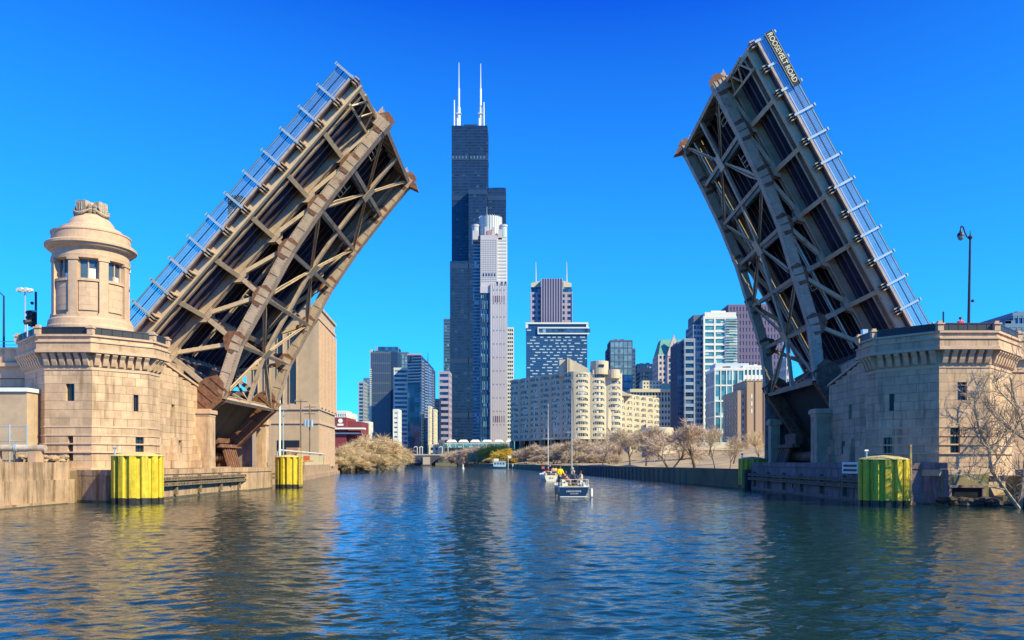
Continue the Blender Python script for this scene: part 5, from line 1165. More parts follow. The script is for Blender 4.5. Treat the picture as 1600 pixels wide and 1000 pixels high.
# ---------------------------------------------------------------- curved riverside flats
def rivercity():
    CONCF = mat('flats_concrete', (.53,.445,.34), .8, var=.08, scale=.2, stain=(.45,.37,.28), samt=.35, sscale=.1, streak=True); GLF = glass('flats_glass', (.06,.09,.11), cell=(1.1,1.1,3.2), var=.7, rough=.1, light=(.6,.62,.58), lamt=.3)
    def wing(lab, pts, zb, zt, nf, bays, arches=False, bulge=1.6):
        t = thing('riverside_flats', lab, 'apartment building', (pts[0][0], pts[0][1], zb), 'curved concrete flats by the river')
        # centre-line along bays
        seg = []
        for (a, b), n in zip(zip(pts, pts[1:]), bays):
            a, b = V((*a,0)), V((*b,0))
            for i in range(n): seg.append((a+(b-a)*(i/n), a+(b-a)*((i+1)/n)))
        fh = (zt-zb)/nf
        for (a, b) in seg:
            d = b-a; L_ = d.length; dn = d.normalized(); n = V((dn.y, -dn.x, 0)); K = 8
            def arc(off, e0=0, e1=1): return [a+d*(e0+(e1-e0)*i/K)+n*(off+bulge*sin(pi*(e0+(e1-e0)*i/K))) for i in range(K+1)]
            inn = arc(-.35); bk = [b-n*9, a-n*9]
            bay = part(t, 'bay', MB().prism([(p.x,p.y) for p in inn+bk], zb, zt), GLF)
            # parapet bands, merged up the bay
            out = arc(0); inn2 = arc(-.5)
            for f in range(nf+1):
                z0 = zb+f*fh; z1 = z0+fh*.47
                if f == nf: z1 = zt+1.0
                part(t, 'floor_band', MB().prism([(p.x,p.y) for p in out+inn2[::-1]], z0, z1), CONCF)
            # end fins and arched heads
            for e0, e1 in ((0,.13),(.87,1)):
                o = arc(.05,e0,e1); ii = arc(-.5,e0,e1); part(t, 'bay_fin', MB().prism([(p.x,p.y) for p in o+ii[::-1]], zb, zt+1), CONCF)
            m = MB()
            for f in range(nf):
                zc = zb+(f+1)*fh
                for e0, e1, dr in ((.13,.30,1),(.87,.70,1)):
                    p, q = a+d*e0+n*(bulge*sin(pi*e0)+.03), a+d*e1+n*(bulge*sin(pi*e1)+.03); w_ = n*-.4; tz = zc
                    b0 = len(m.v); m.v += [tuple(p+V((0,0,tz))), tuple(q+V((0,0,tz))), tuple(p+V((0,0,tz-fh*.34))), tuple(p+(q-p)*.35+V((0,0,tz-fh*.10))), tuple(p+w_+V((0,0,tz))), tuple(q+w_+V((0,0,tz))), tuple(p+w_+V((0,0,tz-fh*.36))), tuple(p+(q-p)*.35+w_+V((0,0,tz-fh*.12)))]
                    m.f += [(b0,b0+2,b0+3,b0+1), (b0+4,b0+5,b0+7,b0+6), (b0+2,b0+6,b0+7,b0+3), (b0+3,b0+7,b0+5,b0+1)]
                for i in range(1, 6):
                    e = .13+.74*i/6; p = a+d*e+n*(bulge*sin(pi*e)-.3); m.box(p.x-.11,p.x+.11,p.y-.11,p.y+.11,zb+f*fh+fh*.4,zc)
            part(t, 'arched_heads', m, CONCF, kind='stuff')
            if arches:
                for e in (0, 1):
                    p = a+d*e; part(t, 'column', MB().prism([((p+dn*-.9+n*.3).x,(p+dn*-.9+n*.3).y),((p+dn*.9+n*.3).x,(p+dn*.9+n*.3).y),((p+dn*.9-n*2).x,(p+dn*.9-n*2).y),((p-dn*.9-n*2).x,(p-dn*.9-n*2).y)], 2, zb), CONCF)
                part(t, 'arcade_back', MB().prism([((a-n*3).x,(a-n*3).y),((b-n*3).x,(b-n*3).y),((b-n*8).x,(b-n*8).y),((a-n*8).x,(a-n*8).y)], 2, zb), WINDK)
        return t
    Y = 450.
    P = [(PX(798,Y+50),Y+50),(PX(896,Y),Y)]; zb = PZ(686,Y)
    t1 = wing('shaded left wing of the curved concrete flats, with an arcade at its foot', P, zb, PZ(583,Y), 11, [6], True)
    t2 = wing('sunlit tall right wing of the curved concrete flats', [(PX(896,Y),Y),(PX(972,Y+8),Y+8)], zb, PZ(584,Y), 11, [3], True)
    Y2 = 500.; t3 = wing('lower sunlit rear wing of the curved concrete flats stepping away to the right', [(PX(965,Y2-15),Y2-15),(PX(1030,Y2+30),Y2+30)], PZ(690,Y2), PZ(619,Y2), 8, [6], False, 1.3)
    # roof blocks
    def rb(t, a, b, p0, p1, Y, d, nm='roof_block'): return part(t, nm, MB().box(PX(a,Y),PX(b,Y),Y,Y+d,PZ(p0,Y),PZ(p1,Y)), CONCF)
    rb(t1, 874, 887, 588, 562, 455, 10)
    r = part(t1, 'roof_chute', MB().extr([(0,0),(11,0),(11,3.2),(0,9)], (PX(889,455),458,PZ(585,455)), (1,0,0), (0,0,1), (0,1,0), 8), CONCF)
    for i in range(3): part(t1, 'stair_fin', MB().box(PX(886+i*3,455),PX(888+i*3,455),452,462,PZ(588,455),PZ(560+i,455)), CONCF)
    part(t1, 'satellite_dish', MB().lathe([(.01,0),(1,.12),(1.7,.5),(1.75,.5)], (0,0,0), 18), WHT); o = t1.children[-1]; o.rotation_euler = (R(80),0,R(-15)); o.location = V((PX(874.5,450),449,PZ(566,450)))-t1.location
    m = MB().tube((PX(938,Y),Y+6,PZ(584,Y)), (PX(938,Y),Y+6,PZ(563,Y)), 5.2, n=20); part(t2, 'roof_drum', m, CONCF); rb(t2, 926, 934, 585, 578, Y+2, 8); m = MB().tube((PX(960,Y),Y+6,PZ(590,Y)), (PX(960,Y),Y+6,PZ(576,Y)), 3.8, n=16); part(t2, 'roof_drum', m, CONCF)
    part(t2, 'drum_window', MB().box(PX(936,Y),PX(944,Y),Y+.6,Y+1,PZ(573,Y),PZ(569,Y)), WINDK)
    part(t1, 'roof_terrace', MB().prism([(P[0][0],P[0][1]+2),(P[1][0],P[1][1]+2),(P[1][0],P[1][1]+9),(P[0][0],P[0][1]+9)], PZ(584,Y), PZ(583,Y)), CONCF)
    part(t3, 'sloped_roof', MB().extr([(0,0),(9,0),(0,4.5)], (PX(964,490),492,PZ(619,490)), (1,0,0), (0,0,1), (0,1,0), 10), CONCF)
    # low round pavilion
    Y = 300; m = MB().lathe([(0.01,12.2),(5.6,12.2),(6,12),(6,0)], (PX(1033,Y),Y+8,4), 24); solo('round_pavilion', m, CONCF, 'low round cream pavilion behind the bare trees on the right bank', 'pavilion')
    Y = 250; t = thing('retaining_wall', 'long low tan retaining wall behind the single bare trees on the right bank', 'wall', (PX(1100,Y),Y,4))
    part(t, 'wall', MB().box(PX(1060,Y),PX(1205,Y),Y,Y+1,2,PZ(703,Y)), TAN); part(t, 'coping', MB().box(PX(1060,Y)-.2,PX(1205,Y),Y-.15,Y+1.1,PZ(703,Y),PZ(701.5,Y)), CRM)
    t = thing('retaining_wall', 'pale upper garden wall on the right bank slope, below the curved flats', 'wall', (PX(1100,330),310,6))
    part(t, 'wall', MB().box(PX(1020,310),PX(1140,310),310,311,2,PZ(691,310)), CRM)
rivercity()
# ---------------------------------------------------------------- trees
BARK = mat('bark', (.10,.075,.055), .95, var=.3, scale=2); TWIG = mat('pale_twigs', (.56,.43,.31), .95, var=.3, scale=.5); TWIGR = mat('rosy_twigs', (.58,.43,.34), .95, var=.3, scale=.5)
GOLD = mat('golden_twigs', (.62,.46,.27), .95, var=.35, scale=.25); GOLD2 = mat('willow_gold', (.60,.42,.07), .95, var=.3, scale=.2)
def tree_mesh(seed, H, kids=(4,4,4,4), spread=.75, trunk=.3, r0=.16, up=.25, dens=3, stems=1, droop=0, tw=.035, tl=.9):
    rn = random.Random(seed); tr, cr = MB(), MB()
    def tri(p, q, w):
        d = (q-p); a = d.cross(V((rn.uniform(-1,1),rn.uniform(-1,1),rn.uniform(-1,1)))); 
        if a.length < 1e-5: return
        a.normalize(); b = len(cr.v); cr.v += [tuple(p-a*w), tuple(p+a*w), tuple(q)]; cr.f.append((b,b+1,b+2))
    def grow(p, d, L_, r, lev):
        n = 3; pts = [p]; 
        for i in range(n):
            d = (d+V((rn.uniform(-.16,.16),rn.uniform(-.16,.16),rn.uniform(-.06,.12)+(up*.25 if lev else 0)-droop*(lev/5)))).normalized(); pts.append(pts[-1]+d*(L_/n))
        mb = tr if lev < 2 else cr
        r1 = r*.62
        for i in range(n):
            ra, rb = r+(r1-r)*i/n, r+(r1-r)*(i+1)/n; mb.tube(pts[i], pts[i+1], max(ra,.012), max(rb,.010), 5 if lev < 2 else 3, cap=False)
        if lev >= len(kids):
            for q in range(dens*3):
                t = rn.random(); o = pts[0]+(pts[-1]-pts[0])*t; v = (d*.8+V((rn.uniform(-1,1),rn.uniform(-1,1),rn.uniform(-.7,1)-droop))*.9).normalized(); tri(o, o+v*tl*rn.uniform(.5,1.2), tw)
            return
        k = kids[lev]; a0 = rn.uniform(0,6.28)
        for q in range(k):
            an = a0+q*2.4+rn.uniform(-.4,.4); t = 1 if q == 0 else rn.uniform(.35,1) if lev else rn.uniform(.7,1); o = pts[0]+(pts[-1]-pts[0])*t if t < 1 else pts[-1]
            if t < 1: i = min(n-1,int(t*n)); o = pts[i]+(pts[i+1]-pts[i])*(t*n-i)
            s = spread*(.45 if q == 0 else 1)*rn.uniform(.7,1.2); x = d.orthogonal().normalized(); y = d.cross(x)
            nd = (d+(x*cos(an)+y*sin(an))*s).normalized(); grow(o, nd, L_*rn.uniform(.62,.85)*(1 if lev else .95), r1*(.9 if q == 0 else .7), lev+1)
    for s in range(stems):
        a = 2*pi*s/max(1,stems)+rn.uniform(-.4,.4); dd = V((cos(a)*.7, sin(a)*.7, 1)) if stems > 1 else V((rn.uniform(-.08,.08), 0, 1))
        grow(V((cos(a)*.2*(stems > 1), sin(a)*.2*(stems > 1), -.3)), dd.normalized(), H*trunk, r0, 0)
    zm = max(v[2] for v in cr.v); k = H/zm
    for mb in (tr, cr): mb.v = [(v[0]*k, v[1]*k, v[2]*k) for v in mb.v]
    return tr.mesh('trunk'), cr.mesh('crown')
_tp = {}
def mk(kind, cm):
    key = (kind, cm.name)
    if key in _tp: return _tp[key]
    spec = {'up': dict(seed=5, H=10, kids=(4,4,4,4), spread=.62, trunk=.30, r0=.22, dens=3, tw=.03, tl=1.0), 'up2': dict(seed=12, H=10, kids=(4,4,4,4), spread=.75, trunk=.25, r0=.20, dens=3, tw=.03, tl=1.1),
            'small': dict(seed=9, H=10, kids=(4,3,4,3), spread=.7, trunk=.34, r0=.16, dens=3, tw=.03, tl=1.0), 'low': dict(seed=21, H=10, kids=(4,4,4,3), spread=1.1, trunk=.28, r0=.2, dens=3, up=.05, stems=2, tw=.035, tl=1.2),
            'bush': dict(seed=31, H=10, kids=(3,4,4,3), spread=.85, trunk=.34, r0=.12, dens=5, stems=5, up=.1, tw=.045, tl=1.5), 'willow': dict(seed=41, H=10, kids=(4,4,4,4), spread=.95, trunk=.28, r0=.2, dens=5, stems=3, up=.1, droop=.25, tw=.04, tl=1.6)}[kind]
    a, b = tree_mesh(**spec); a.materials.append(BARK); b.materials.append(cm); _tp[key] = (a, b); return _tp[key]
def tree(kind, cm, px, Y, top, label, base=2.0, wide=1.0, name='bare_tree', cat='tree', grp='bare trees on the right bank', rz=None):
    a, b = mk(kind, cm); x = PX(px, Y); h = (PZ(top, Y)-base)/10
    t = thing(name, label, cat, (x, Y, base), grp); t.scale = (h*wide, h*wide, h); t.rotation_euler = (0,0,px*1.7 if rz is None else rz)
    for m_, n in ((a,'trunk'),(b,'crown')): o = link(bpy.data.objects.new(n, m_)); o.parent = t
    return t
for a in (('up', TWIGR, 1085, 121, 648, 'largest bare tree with a dark forked trunk above the quay wall', 1.95, 1.25), ('small', TWIG, 1117, 116, 664, 'small bare tree just right of the largest bare tree', 1.95, .9),
          ('low', TWIGR, 1048, 136, 668, 'low spreading bare tree just left of the largest bare tree', 1.95, 1.1), ('up2', TWIG, 1009, 160, 655, 'bare tree with a straight trunk in front of the round pavilion', 2.0, .9),
          ('up2', TWIG, 985, 172, 660, 'dark trunked bare tree left of the round pavilion, beside the straight one', 2.0, 1.0), ('small', TWIG, 941, 200, 668, 'bare tree with thin dark stems at the left end of the quay wall', 2.0, 1.0),
          ('up', TWIG, 1146, 150, 672, 'faint bare tree in front of the dark side of the brick loft', 2.2, 1.1), ('small', GOLD, 1186, 130, 668, 'golden bare tree in front of the brick loft wall, by the half-hidden dolphin', 2.2, 1.1),
          ('small', TWIG, 1140, 112, 690, 'knee-high scrubby sapling near the right end of the quay wall', 1.95, 1.1), ('up2', TWIG, 1065, 230, 655, 'pale bare tree behind the largest bare tree', 3.5, 1.3), ('up2', TWIGR, 1030, 260, 665, 'hazy bare tree behind the low spreading tree', 4, 1.3),
          ('up', TWIG, 965, 260, 668, 'hazy bare tree in front of the sunlit flats wing', 3, 1.4), ('up', TWIG, 1108, 230, 660, 'hazy bare tree left of the brick loft', 5, 1.2)):
    tree(a[0], a[1], a[2], a[3], a[4], a[5], a[6], a[7])
for i, (px, Y, top, w_) in enumerate(((823,395,699,1.5),(842,380,690,1.5),(862,360,690,1.6),(884,350,684,1.6),(905,330,680,1.5),(925,320,682,1.6),(943,300,688,1.4),(900,300,700,1.6),(870,330,704,1.5),(846,345,708,1.6),(925,262,702,1.7),(956,240,706,1.6))):
    where = ['tan thicket under the left end of the flats arcade','tan thicket behind the far sailing mast, left side','tan thicket behind the far sailing mast, right side','tall tan thicket behind the blue sailboat mast','tan thicket in front of the sunlit flats','right-hand tall tan thicket below the sunlit flats','tan thicket beside the thin-stemmed bare tree','lower thicket behind the blue sailboat','low thicket above the white sailboat','low thicket left of the white sailboat','low scrub behind the end of the quay wall','low scrub right of the quay wall end'][i]
    tree('bush', TWIG if i % 3 else TWIGR, px, Y, top, where, 1.8, w_, 'thicket', 'bush', 'thickets by the curved flats')
for i, (px, Y, top, w_, m_, lb) in enumerate(((712,596,701,1.5,TWIG,'small tan bush at the right end of the distant bridge'),(728,570,697,1.6,TWIG,'tan willow right of the distant bridge'),(745,540,694,1.6,TWIGR,'brownish willow between the distant bridge and the cabin boat'),(762,520,692,1.6,GOLD,'golden willow left of the moored cabin boat'),(779,500,688,1.5,GOLD2,'brightest yellow willow behind the moored cabin boat'),(793,470,697,1.3,GOLD2,'yellow willow at the left corner of the curved flats'),(748,500,712,1.8,TWIG,'low brush at the waterline left of the cabin boat'),(770,480,712,1.8,GOLD,'low gold brush at the waterline behind the cabin boat'))):
    tree('willow' if i < 6 else 'bush', m_, px, Y, top, lb, 1.8, w_, 'willow', 'tree', 'willows by the distant bridge')
for i, (px, Y, top, w_) in enumerate(((545,232,692,1.5),(562,250,680,1.4),(585,262,671,1.3),(605,285,684,1.5),(618,330,694,1.5),(533,212,706,1.5),(575,225,700,1.6),(598,250,706,1.5),(618,300,712,1.5),(556,215,712,1.6))):
    lb = ['broad golden willow next to the warehouse corner','golden willow second from the warehouse','tallest golden willow on the left bank','golden willow sloping toward the distant bridge','last golden willow before the distant bridge','low golden brush against the warehouse fence','golden brush at the foot of the tallest willow','golden brush overhanging the left shore','small golden brush at the shore by the distant bridge','golden brush at the shore near the warehouse'][i]
    tree('willow' if i in (0,1,2,3,4) else 'bush', GOLD, px, Y, top, lb, 1.6 if i < 5 else .2, w_, 'willow', 'tree', 'golden willows on the left bank')
# near tree, right edge
def neartree():
    rn = random.Random(8); t = thing('waterside_tree', 'bare leaning tree with tangled pale branches at the right edge, against the right pier', 'tree', (32.6, 51.5, .2)); Y0 = 51.5
    tr, cr = MB(), MB()
    def P(px, py, Y): return W(px, py, Y)
    def br(pts, r0, r1, mb, n=6):
        for i in range(len(pts)-1):
            a, b = r0+(r1-r0)*i/(len(pts)-1), r0+(r1-r0)*(i+1)/(len(pts)-1); mb.tube(pts[i], pts[i+1], a, b, n, cap=False)
    mains = [[(1592,795),(1570,765),(1549,735),(1545,700),(1530,672),(1524,640),(1522,612)], [(1594,795),(1600,740),(1606,690),(1590,640),(1578,590)], [(1549,735),(1570,700),(1588,668),(1600,640)], [(1545,705),(1570,680),(1596,660)],
             [(1606,690),(1575,668),(1552,648),(1540,618)], [(1606,700),(1625,640),(1612,590),(1600,560)], [(1590,640),(1560,610),(1548,590)], [(1545,700),(1530,690),(1522,668)], [(1570,765),(1540,760),(1512,740)]]
    def tw(o, d, L_, lev):
        pts = [o]
        for i in range(3): d = (d+V((rn.uniform(-.3,.3),rn.uniform(-.3,.3),rn.uniform(-.15,.25)))).normalized(); pts.append(pts[-1]+d*L_/3)
        br(pts, .014+.010*(2-lev), .007, cr, 3)
        if lev < 3:
            for q in range(3 if lev < 2 else 2): i = rn.randint(0,2); tw(pts[i]+(pts[i+1]-pts[i])*rn.random(), (d+V((rn.uniform(-1,1),rn.uniform(-1,1),rn.uniform(-.6,1)))*.9).normalized(), L_*.68, lev+1)
    for k, m in enumerate(mains):
        pts = [P(a, b, Y0+[0,.8,-.4,.6,1.2,1.6,.4,-.8,-.6,.9][k]+.25*i*(1 if k % 2 else -.4)) for i, (a, b) in enumerate(m)]
        r = [.13,.16,.07,.06,.08,.09,.05,.05,.05,.05][k]; br(pts, r, r*.3, tr)
        for i in range(1, len(pts)):
            for q in range(4): o = pts[i-1]+(pts[i]-pts[i-1])*rn.random(); tw(o, (V((rn.uniform(-.9,.7),rn.uniform(-.8,.8),rn.uniform(-.1,1)))).normalized(), rn.uniform(.9,1.7), 0)
    part(t, 'trunk', tr, mat('pale_bark', (.34,.27,.2), .9, var=.3, scale=3), fix=False); part(t, 'crown', cr, mat('pale_branches', (.44,.33,.22), .9, var=.35, scale=1.5), fix=False)
    # rocks and scrub below
    m = MB()
    for i in range(150):
        u = rn.random(); x, y = 29.2+u*7+rn.uniform(-.4,.4), 55.8-u*5.5+rn.uniform(-.2,1.6); r = rn.uniform(.15,.6); m.ball((x,y,.05+rn.uniform(0,.35)), r, 6, 1.2, 1, .6)
    solo('shore_rocks', m, mat('dark_rocks', (.06,.05,.045), .9, var=.5, scale=2, bump=.5), 'dark wet rocks along the waterline under the leaning tree', 'rocks', kind='stuff')
    struct('rocky_shore', MB().prism([(29.3,55.9),(31.5,53.5),(36,49.5),(60,46),(60,64),(29.2,58)], -1, [.1,.1,.1,.1,2.2,.4]), EARTH)
    b = thing('culvert', 'square dark culvert opening at the foot of the right pier by the rocks', 'culvert', (PX(1510,55.6),55.6,0))
    part(b, 'opening', MB().box(PX(1486,55.6),PX(1534,55.6),55.66,55.72,.25,PZ(762,55.6)), WINDK); m = MB().box(PX(1482,55.6),PX(1486,55.6),55.5,55.9,.1,PZ(759,55.6)).box(PX(1534,55.6),PX(1538,55.6),55.5,55.9,.1,PZ(759,55.6)).box(PX(1482,55.6),PX(1538,55.6),55.45,55.9,PZ(762,55.6),PZ(758,55.6)); part(b, 'surround', m, DCONC)
    g = MB().box(PX(1472,55.7), PX(1545,55.7), 55.72, 56.4, -1, PZ(741,55.7)); solo('pier_footing', g, mat('mossy_concrete', (.24,.19,.10), .95, var=.3, stain=(.16,.15,.03), samt=.5, sscale=.6), 'stained mossy concrete footing under the lit face of the right pier', 'footing')
neartree()
# ---------------------------------------------------------------- people
def person(label, pos, pose='stand', rz=0, jacket=(.8,.6,.02), trousers=(.03,.03,.05), hair=(.06,.04,.03), h=1.72, hat=None):
    k = h/1.75
    if pose == 'stand': J = dict(pel=(0,0,.95), ch=(0,.02,1.35), nk=(0,.02,1.5), hd=(0,0,1.60), kl=(-.11,-.03,.50), kr=(.11,.02,.50), fl=(-.12,.03,.08), fr=(.13,.05,.08), sl=(-.19,0,1.42), sr=(.19,0,1.42), el=(-.27,-.06,1.15), er=(.27,-.10,1.15), hl=(-.22,-.26,1.0), hr=(.20,-.30,1.08))
    else: J = dict(pel=(0,0,.48), ch=(0,-.04,.88), nk=(0,-.05,1.03), hd=(0,-.07,1.13), kl=(-.13,-.44,.50), kr=(.13,-.44,.50), fl=(-.13,-.46,.08), fr=(.14,-.44,.08), sl=(-.19,-.04,.95), sr=(.19,-.04,.95), el=(-.27,-.10,.68), er=(.27,-.12,.70), hl=(-.15,-.32,.60), hr=(.15,-.34,.62))
    J = {a: V(b)*k for a, b in J.items()}
    t = thing('person', label, 'person', pos); t.rotation_euler = (0,0,rz)
    def skin(name, verts, edges, rad, m, root=0):
        me = bpy.data.meshes.new(name); me.from_pydata([tuple(v) for v in verts], edges, []); o = link(bpy.data.objects.new(name, me)); o.parent = t
        me.materials.append(m); md = o.modifiers.new('skin', 'SKIN'); md.use_smooth_shade = True
        for i, r in enumerate(rad): me.skin_vertices[0].data[i].radius = (r*k, r*k)
        me.skin_vertices[0].data[root].use_root = True; s = o.modifiers.new('sub', 'SUBSURF'); s.levels = 1; s.render_levels = 1
        # bake to a plain mesh
        bpy.context.view_layer.update(); dg = bpy.context.evaluated_depsgraph_get(); nm = bpy.data.meshes.new_from_object(o.evaluated_get(dg)); o.modifiers.clear(); o.data = nm; nm.name = name
        if not nm.materials: nm.materials.append(m)
        return o
    def cm(n, c, r=.8): key = n+'%.2f%.2f%.2f' % c; return _m[key] if key in _m else mat(key, c, r, var=.08)
    SK = cm('skin', (.45,.26,.18), .6)
    names = ['pel','ch','nk','hd','kl','kr','fl','fr','sl','sr','el','er','hl','hr']; ix = {n: i for i, n in enumerate(names)}
    vv = [J[n] for n in names]+[J['hd']+V((0,-.01,.12))*k, J['fl']+V((0,-.16,-.03))*k, J['fr']+V((0,-.16,-.03))*k, J['hl']+(J['hl']-J['el']).normalized()*.09*k, J['hr']+(J['hr']-J['er']).normalized()*.09*k]
    ed = [(0,1),(1,2),(2,3),(3,14),(0,4),(4,6),(6,15),(0,5),(5,7),(7,16),(1,8),(8,10),(10,12),(12,17),(1,9),(9,11),(11,13),(13,18)]
    rd = [.13,.14,.055,.085,.065,.065,.04,.04,.065,.065,.045,.045,.03,.03,.08,.035,.035,.028,.028]
    bd = skin('body', vv, ed, rd, SK)
    skin('jacket', [J[n] for n in ('pel','ch','nk','sl','sr','el','er','hl','hr')], [(0,1),(1,2),(1,3),(3,5),(5,7),(1,4),(4,6),(6,8)], [.17,.185,.075,.09,.09,.07,.07,.05,.05], cm('jacket', jacket), 0)
    skin('trousers', [J[n] for n in ('pel','kl','kr','fl','fr')], [(0,1),(1,3),(0,2),(2,4)], [.155,.09,.09,.065,.065], cm('trousers', trousers), 0)
    hp = J["hd"]; part(t, "hair", _loc(MB().ball(tuple(hp+V((0,.025,.10))*k), .112*k, 10, 1, 1.05, 1.05), t), cm('hair', hair) if not hat else cm('hat', hat), smooth=True)
    m = MB(); m.ball(tuple(hp+V((0,-.10,.07))*k), .018*k, 6).ball(tuple(hp+V((-.035,-.085,.10))*k), .012*k, 5).ball(tuple(hp+V((.035,-.085,.10))*k), .012*k, 5); m.box(hp.x-.025*k,hp.x+.025*k,hp.y-.098*k,hp.y-.085*k,hp.z+.015*k,hp.z+.025*k)
    part(t, 'face', _loc(m, t), SK)
    m = MB()
    for hn, en in (('hl','el'),('hr','er')):
        d = (J[hn]-J[en]).normalized(); o = J[hn]+d*.09*k; x = d.cross(V((0,0,1))).normalized()
        for q, ln in enumerate((.05,.062,.066,.06,.045)):
            b = o+x*(q-2)*.014*k-d*(.03*k if q == 0 else 0); e = b+d*ln*k*.6+V((0,0,-.006)); m.tube(b, e, .008*k, .007*k, 5).tube(e, e+(d*.5+V((0,0,-.5)))*ln*k*.7, .007*k, .006*k, 5)
    part(t, 'fingers', _loc(m, t), SK)
    return t
def _loc(mb, root):
    r = rootloc(root); mb.v = [(v[0]+r[0], v[1]+r[1], v[2]+r[2]) for v in mb.v]; return mb
# ---------------------------------------------------------------- boats
def hull_mb(Ln, B, fr, ster=.8, n=14, z0=-.35):
    m = MB(); rows = []
    for i in range(n+1):
        t = i/n; hb = B/2*(ster+(1-ster)*sin(min(1,t/.45)*pi/2)) if t < .45 else B/2*max(.01, cos((t-.45)/.55*pi/2)**.75)
        f = fr*(1+.28*t*t); y = t*Ln
        rows.append([(-hb,y,f),(-hb*.94,y,f*.5),(-hb*.72,y,.0),(-hb*.35,y,z0*.8),(0,y,z0),(hb*.35,y,z0*.8),(hb*.72,y,.0),(hb*.94,y,f*.5),(hb,y,f)])
    b = 0
    for r in rows: m.v += r
    for i in range(n):
        for j in range(8): a = i*9+j; m.f.append((a, a+1, a+10, a+9))
    m.f.append(tuple(range(9))); 
    dk = MB()
    for i in range(n+1): hb, y, f = rows[i][8]; dk.v += [(-hb*.985,y,f-.03),(hb*.985,y,f-.03)]
    for i in range(n): a = i*2; dk.f.append((a, a+1, a+3, a+2))
    return m, dk, rows
def sailboat(label, loc, rz, Ln, B, fr, hullm, mast_h, mast_y, roomy=True, spread=None):
    t = thing('sailboat', label, 'sailboat', loc, 'sailboats motoring upriver'); WP = fm('boat_white', (.75,.73,.68), .35)
    L_ = lambda mb: _loc(mb, t)
    h, dk, rows = hull_mb(Ln, B, fr); part(t, 'hull', L_(h), hullm, smooth=False); part(t, 'deck', L_(dk), WP)
    rail = MB()
    for s in (0, 8): rail.path([(r[s][0],r[s][1],r[s][2]+.02) for r in rows], .035, 5)
    rail.tube(rows[0][0], rows[0][8], .035, n=5); part(t, 'gunwale', L_(rail), WP)
    ins = B*.32
    part(t, 'cockpit_coaming', L_(MB().box(-ins,-ins+.12,.3,Ln*.32,fr,fr+.36).box(ins-.12,ins,.3,Ln*.32,fr,fr+.36)), WP)
    part(t, 'cockpit_sole', L_(MB().box(-ins+.12,ins-.12,.25,Ln*.32,fr-.028,fr+.02)), fm('teak',(.3,.18,.09)))
    cb = part(t, 'cabin', L_(MB().hexa([(-ins*1.1,Ln*.33,fr-.05),(ins*1.1,Ln*.33,fr-.05),(ins*.6,Ln*.72,fr-.05),(-ins*.6,Ln*.72,fr-.05),(-ins*.95,Ln*.34,fr+.55),(ins*.95,Ln*.34,fr+.55),(ins*.45,Ln*.68,fr+.35),(-ins*.45,Ln*.68,fr+.35)])), WP)
    part(cb, 'hatch', L_(MB().box(-.28,.28,Ln*.33-.02,Ln*.34,fr+.05,fr+.5)), DARKM)
    for s in (-1, 1):
        for q in (-.6,.6): pass
        part(cb, 'port_light', L_(MB().tube((s*ins*.68,Ln*.332,fr+.3),(s*ins*.68,Ln*.335-.03,fr+.3),.09,n=10)), WINDK)
    my = Ln*mast_y; mt = part(t, 'mast', L_(MB().tube((0,my,fr), (0,my,mast_h), .07, .05, n=8)), fm('mast_alloy', (.42,.40,.38), .4) if hullm.name != 'boat_white' else fm('mast_white', (.8,.77,.7), .4))
    if spread:
        part(mt, 'spreader', L_(MB().tube((-spread,my,mast_h*.55),(spread,my,mast_h*.55),.025,n=5)), GALV)
    part(t, 'boom', L_(MB().tube((0,my-.1,fr+1.35),(0,.9,fr+1.45),.06,n=8)), GALV); part(t, 'furled_sail', L_(MB().tube((0,my-.2,fr+1.48),(0,1.2,fr+1.56),.12,.08,n=8)), fm('sail_cover',(.6,.57,.5)) )
    rg = MB(); sp = spread or .45; zs = mast_h*.55
    for s in (-1, 1): rg.tube((s*B*.42,my,fr), (s*sp,my,zs), .012, n=3).tube((s*sp,my,zs),(0,my,mast_h-.2),.012,n=3).tube((s*.3,0.1,fr),(0,my,mast_h),.012,n=3)
    rg.tube((0,Ln,fr*1.25),(0,my,mast_h-.1),.014,n=3); part(t, 'rigging', L_(rg), DARKM, kind='stuff')
    pp = MB(); zz = fr+.62
    for s in (-1, 1):
        pts = [(s*B*.36,.1,zz),(s*B*.42,.8,zz),(s*B*.46,2.2,zz-.05)]; pp.path(pts, .018, 5)
        for p in pts: pp.tube((p[0],p[1],fr),p,.016,n=5)
    pp.tube((-B*.36,.1,zz),(B*.36,.1,zz),.018,n=5).tube((-B*.36,.1,zz-.3),(B*.36,.1,zz-.3),.014,n=5); part(t, 'stern_rail', L_(pp), WP)
    return t
bl = sailboat('dark blue sailboat seen from astern, nearest boat on the river, carrying four people', (4.1, 66.9, 0), .04, 8.6, 3.0, .92, mat('boat_navy', (.012,.03,.09), .25), 10.2, .36, spread=.45)
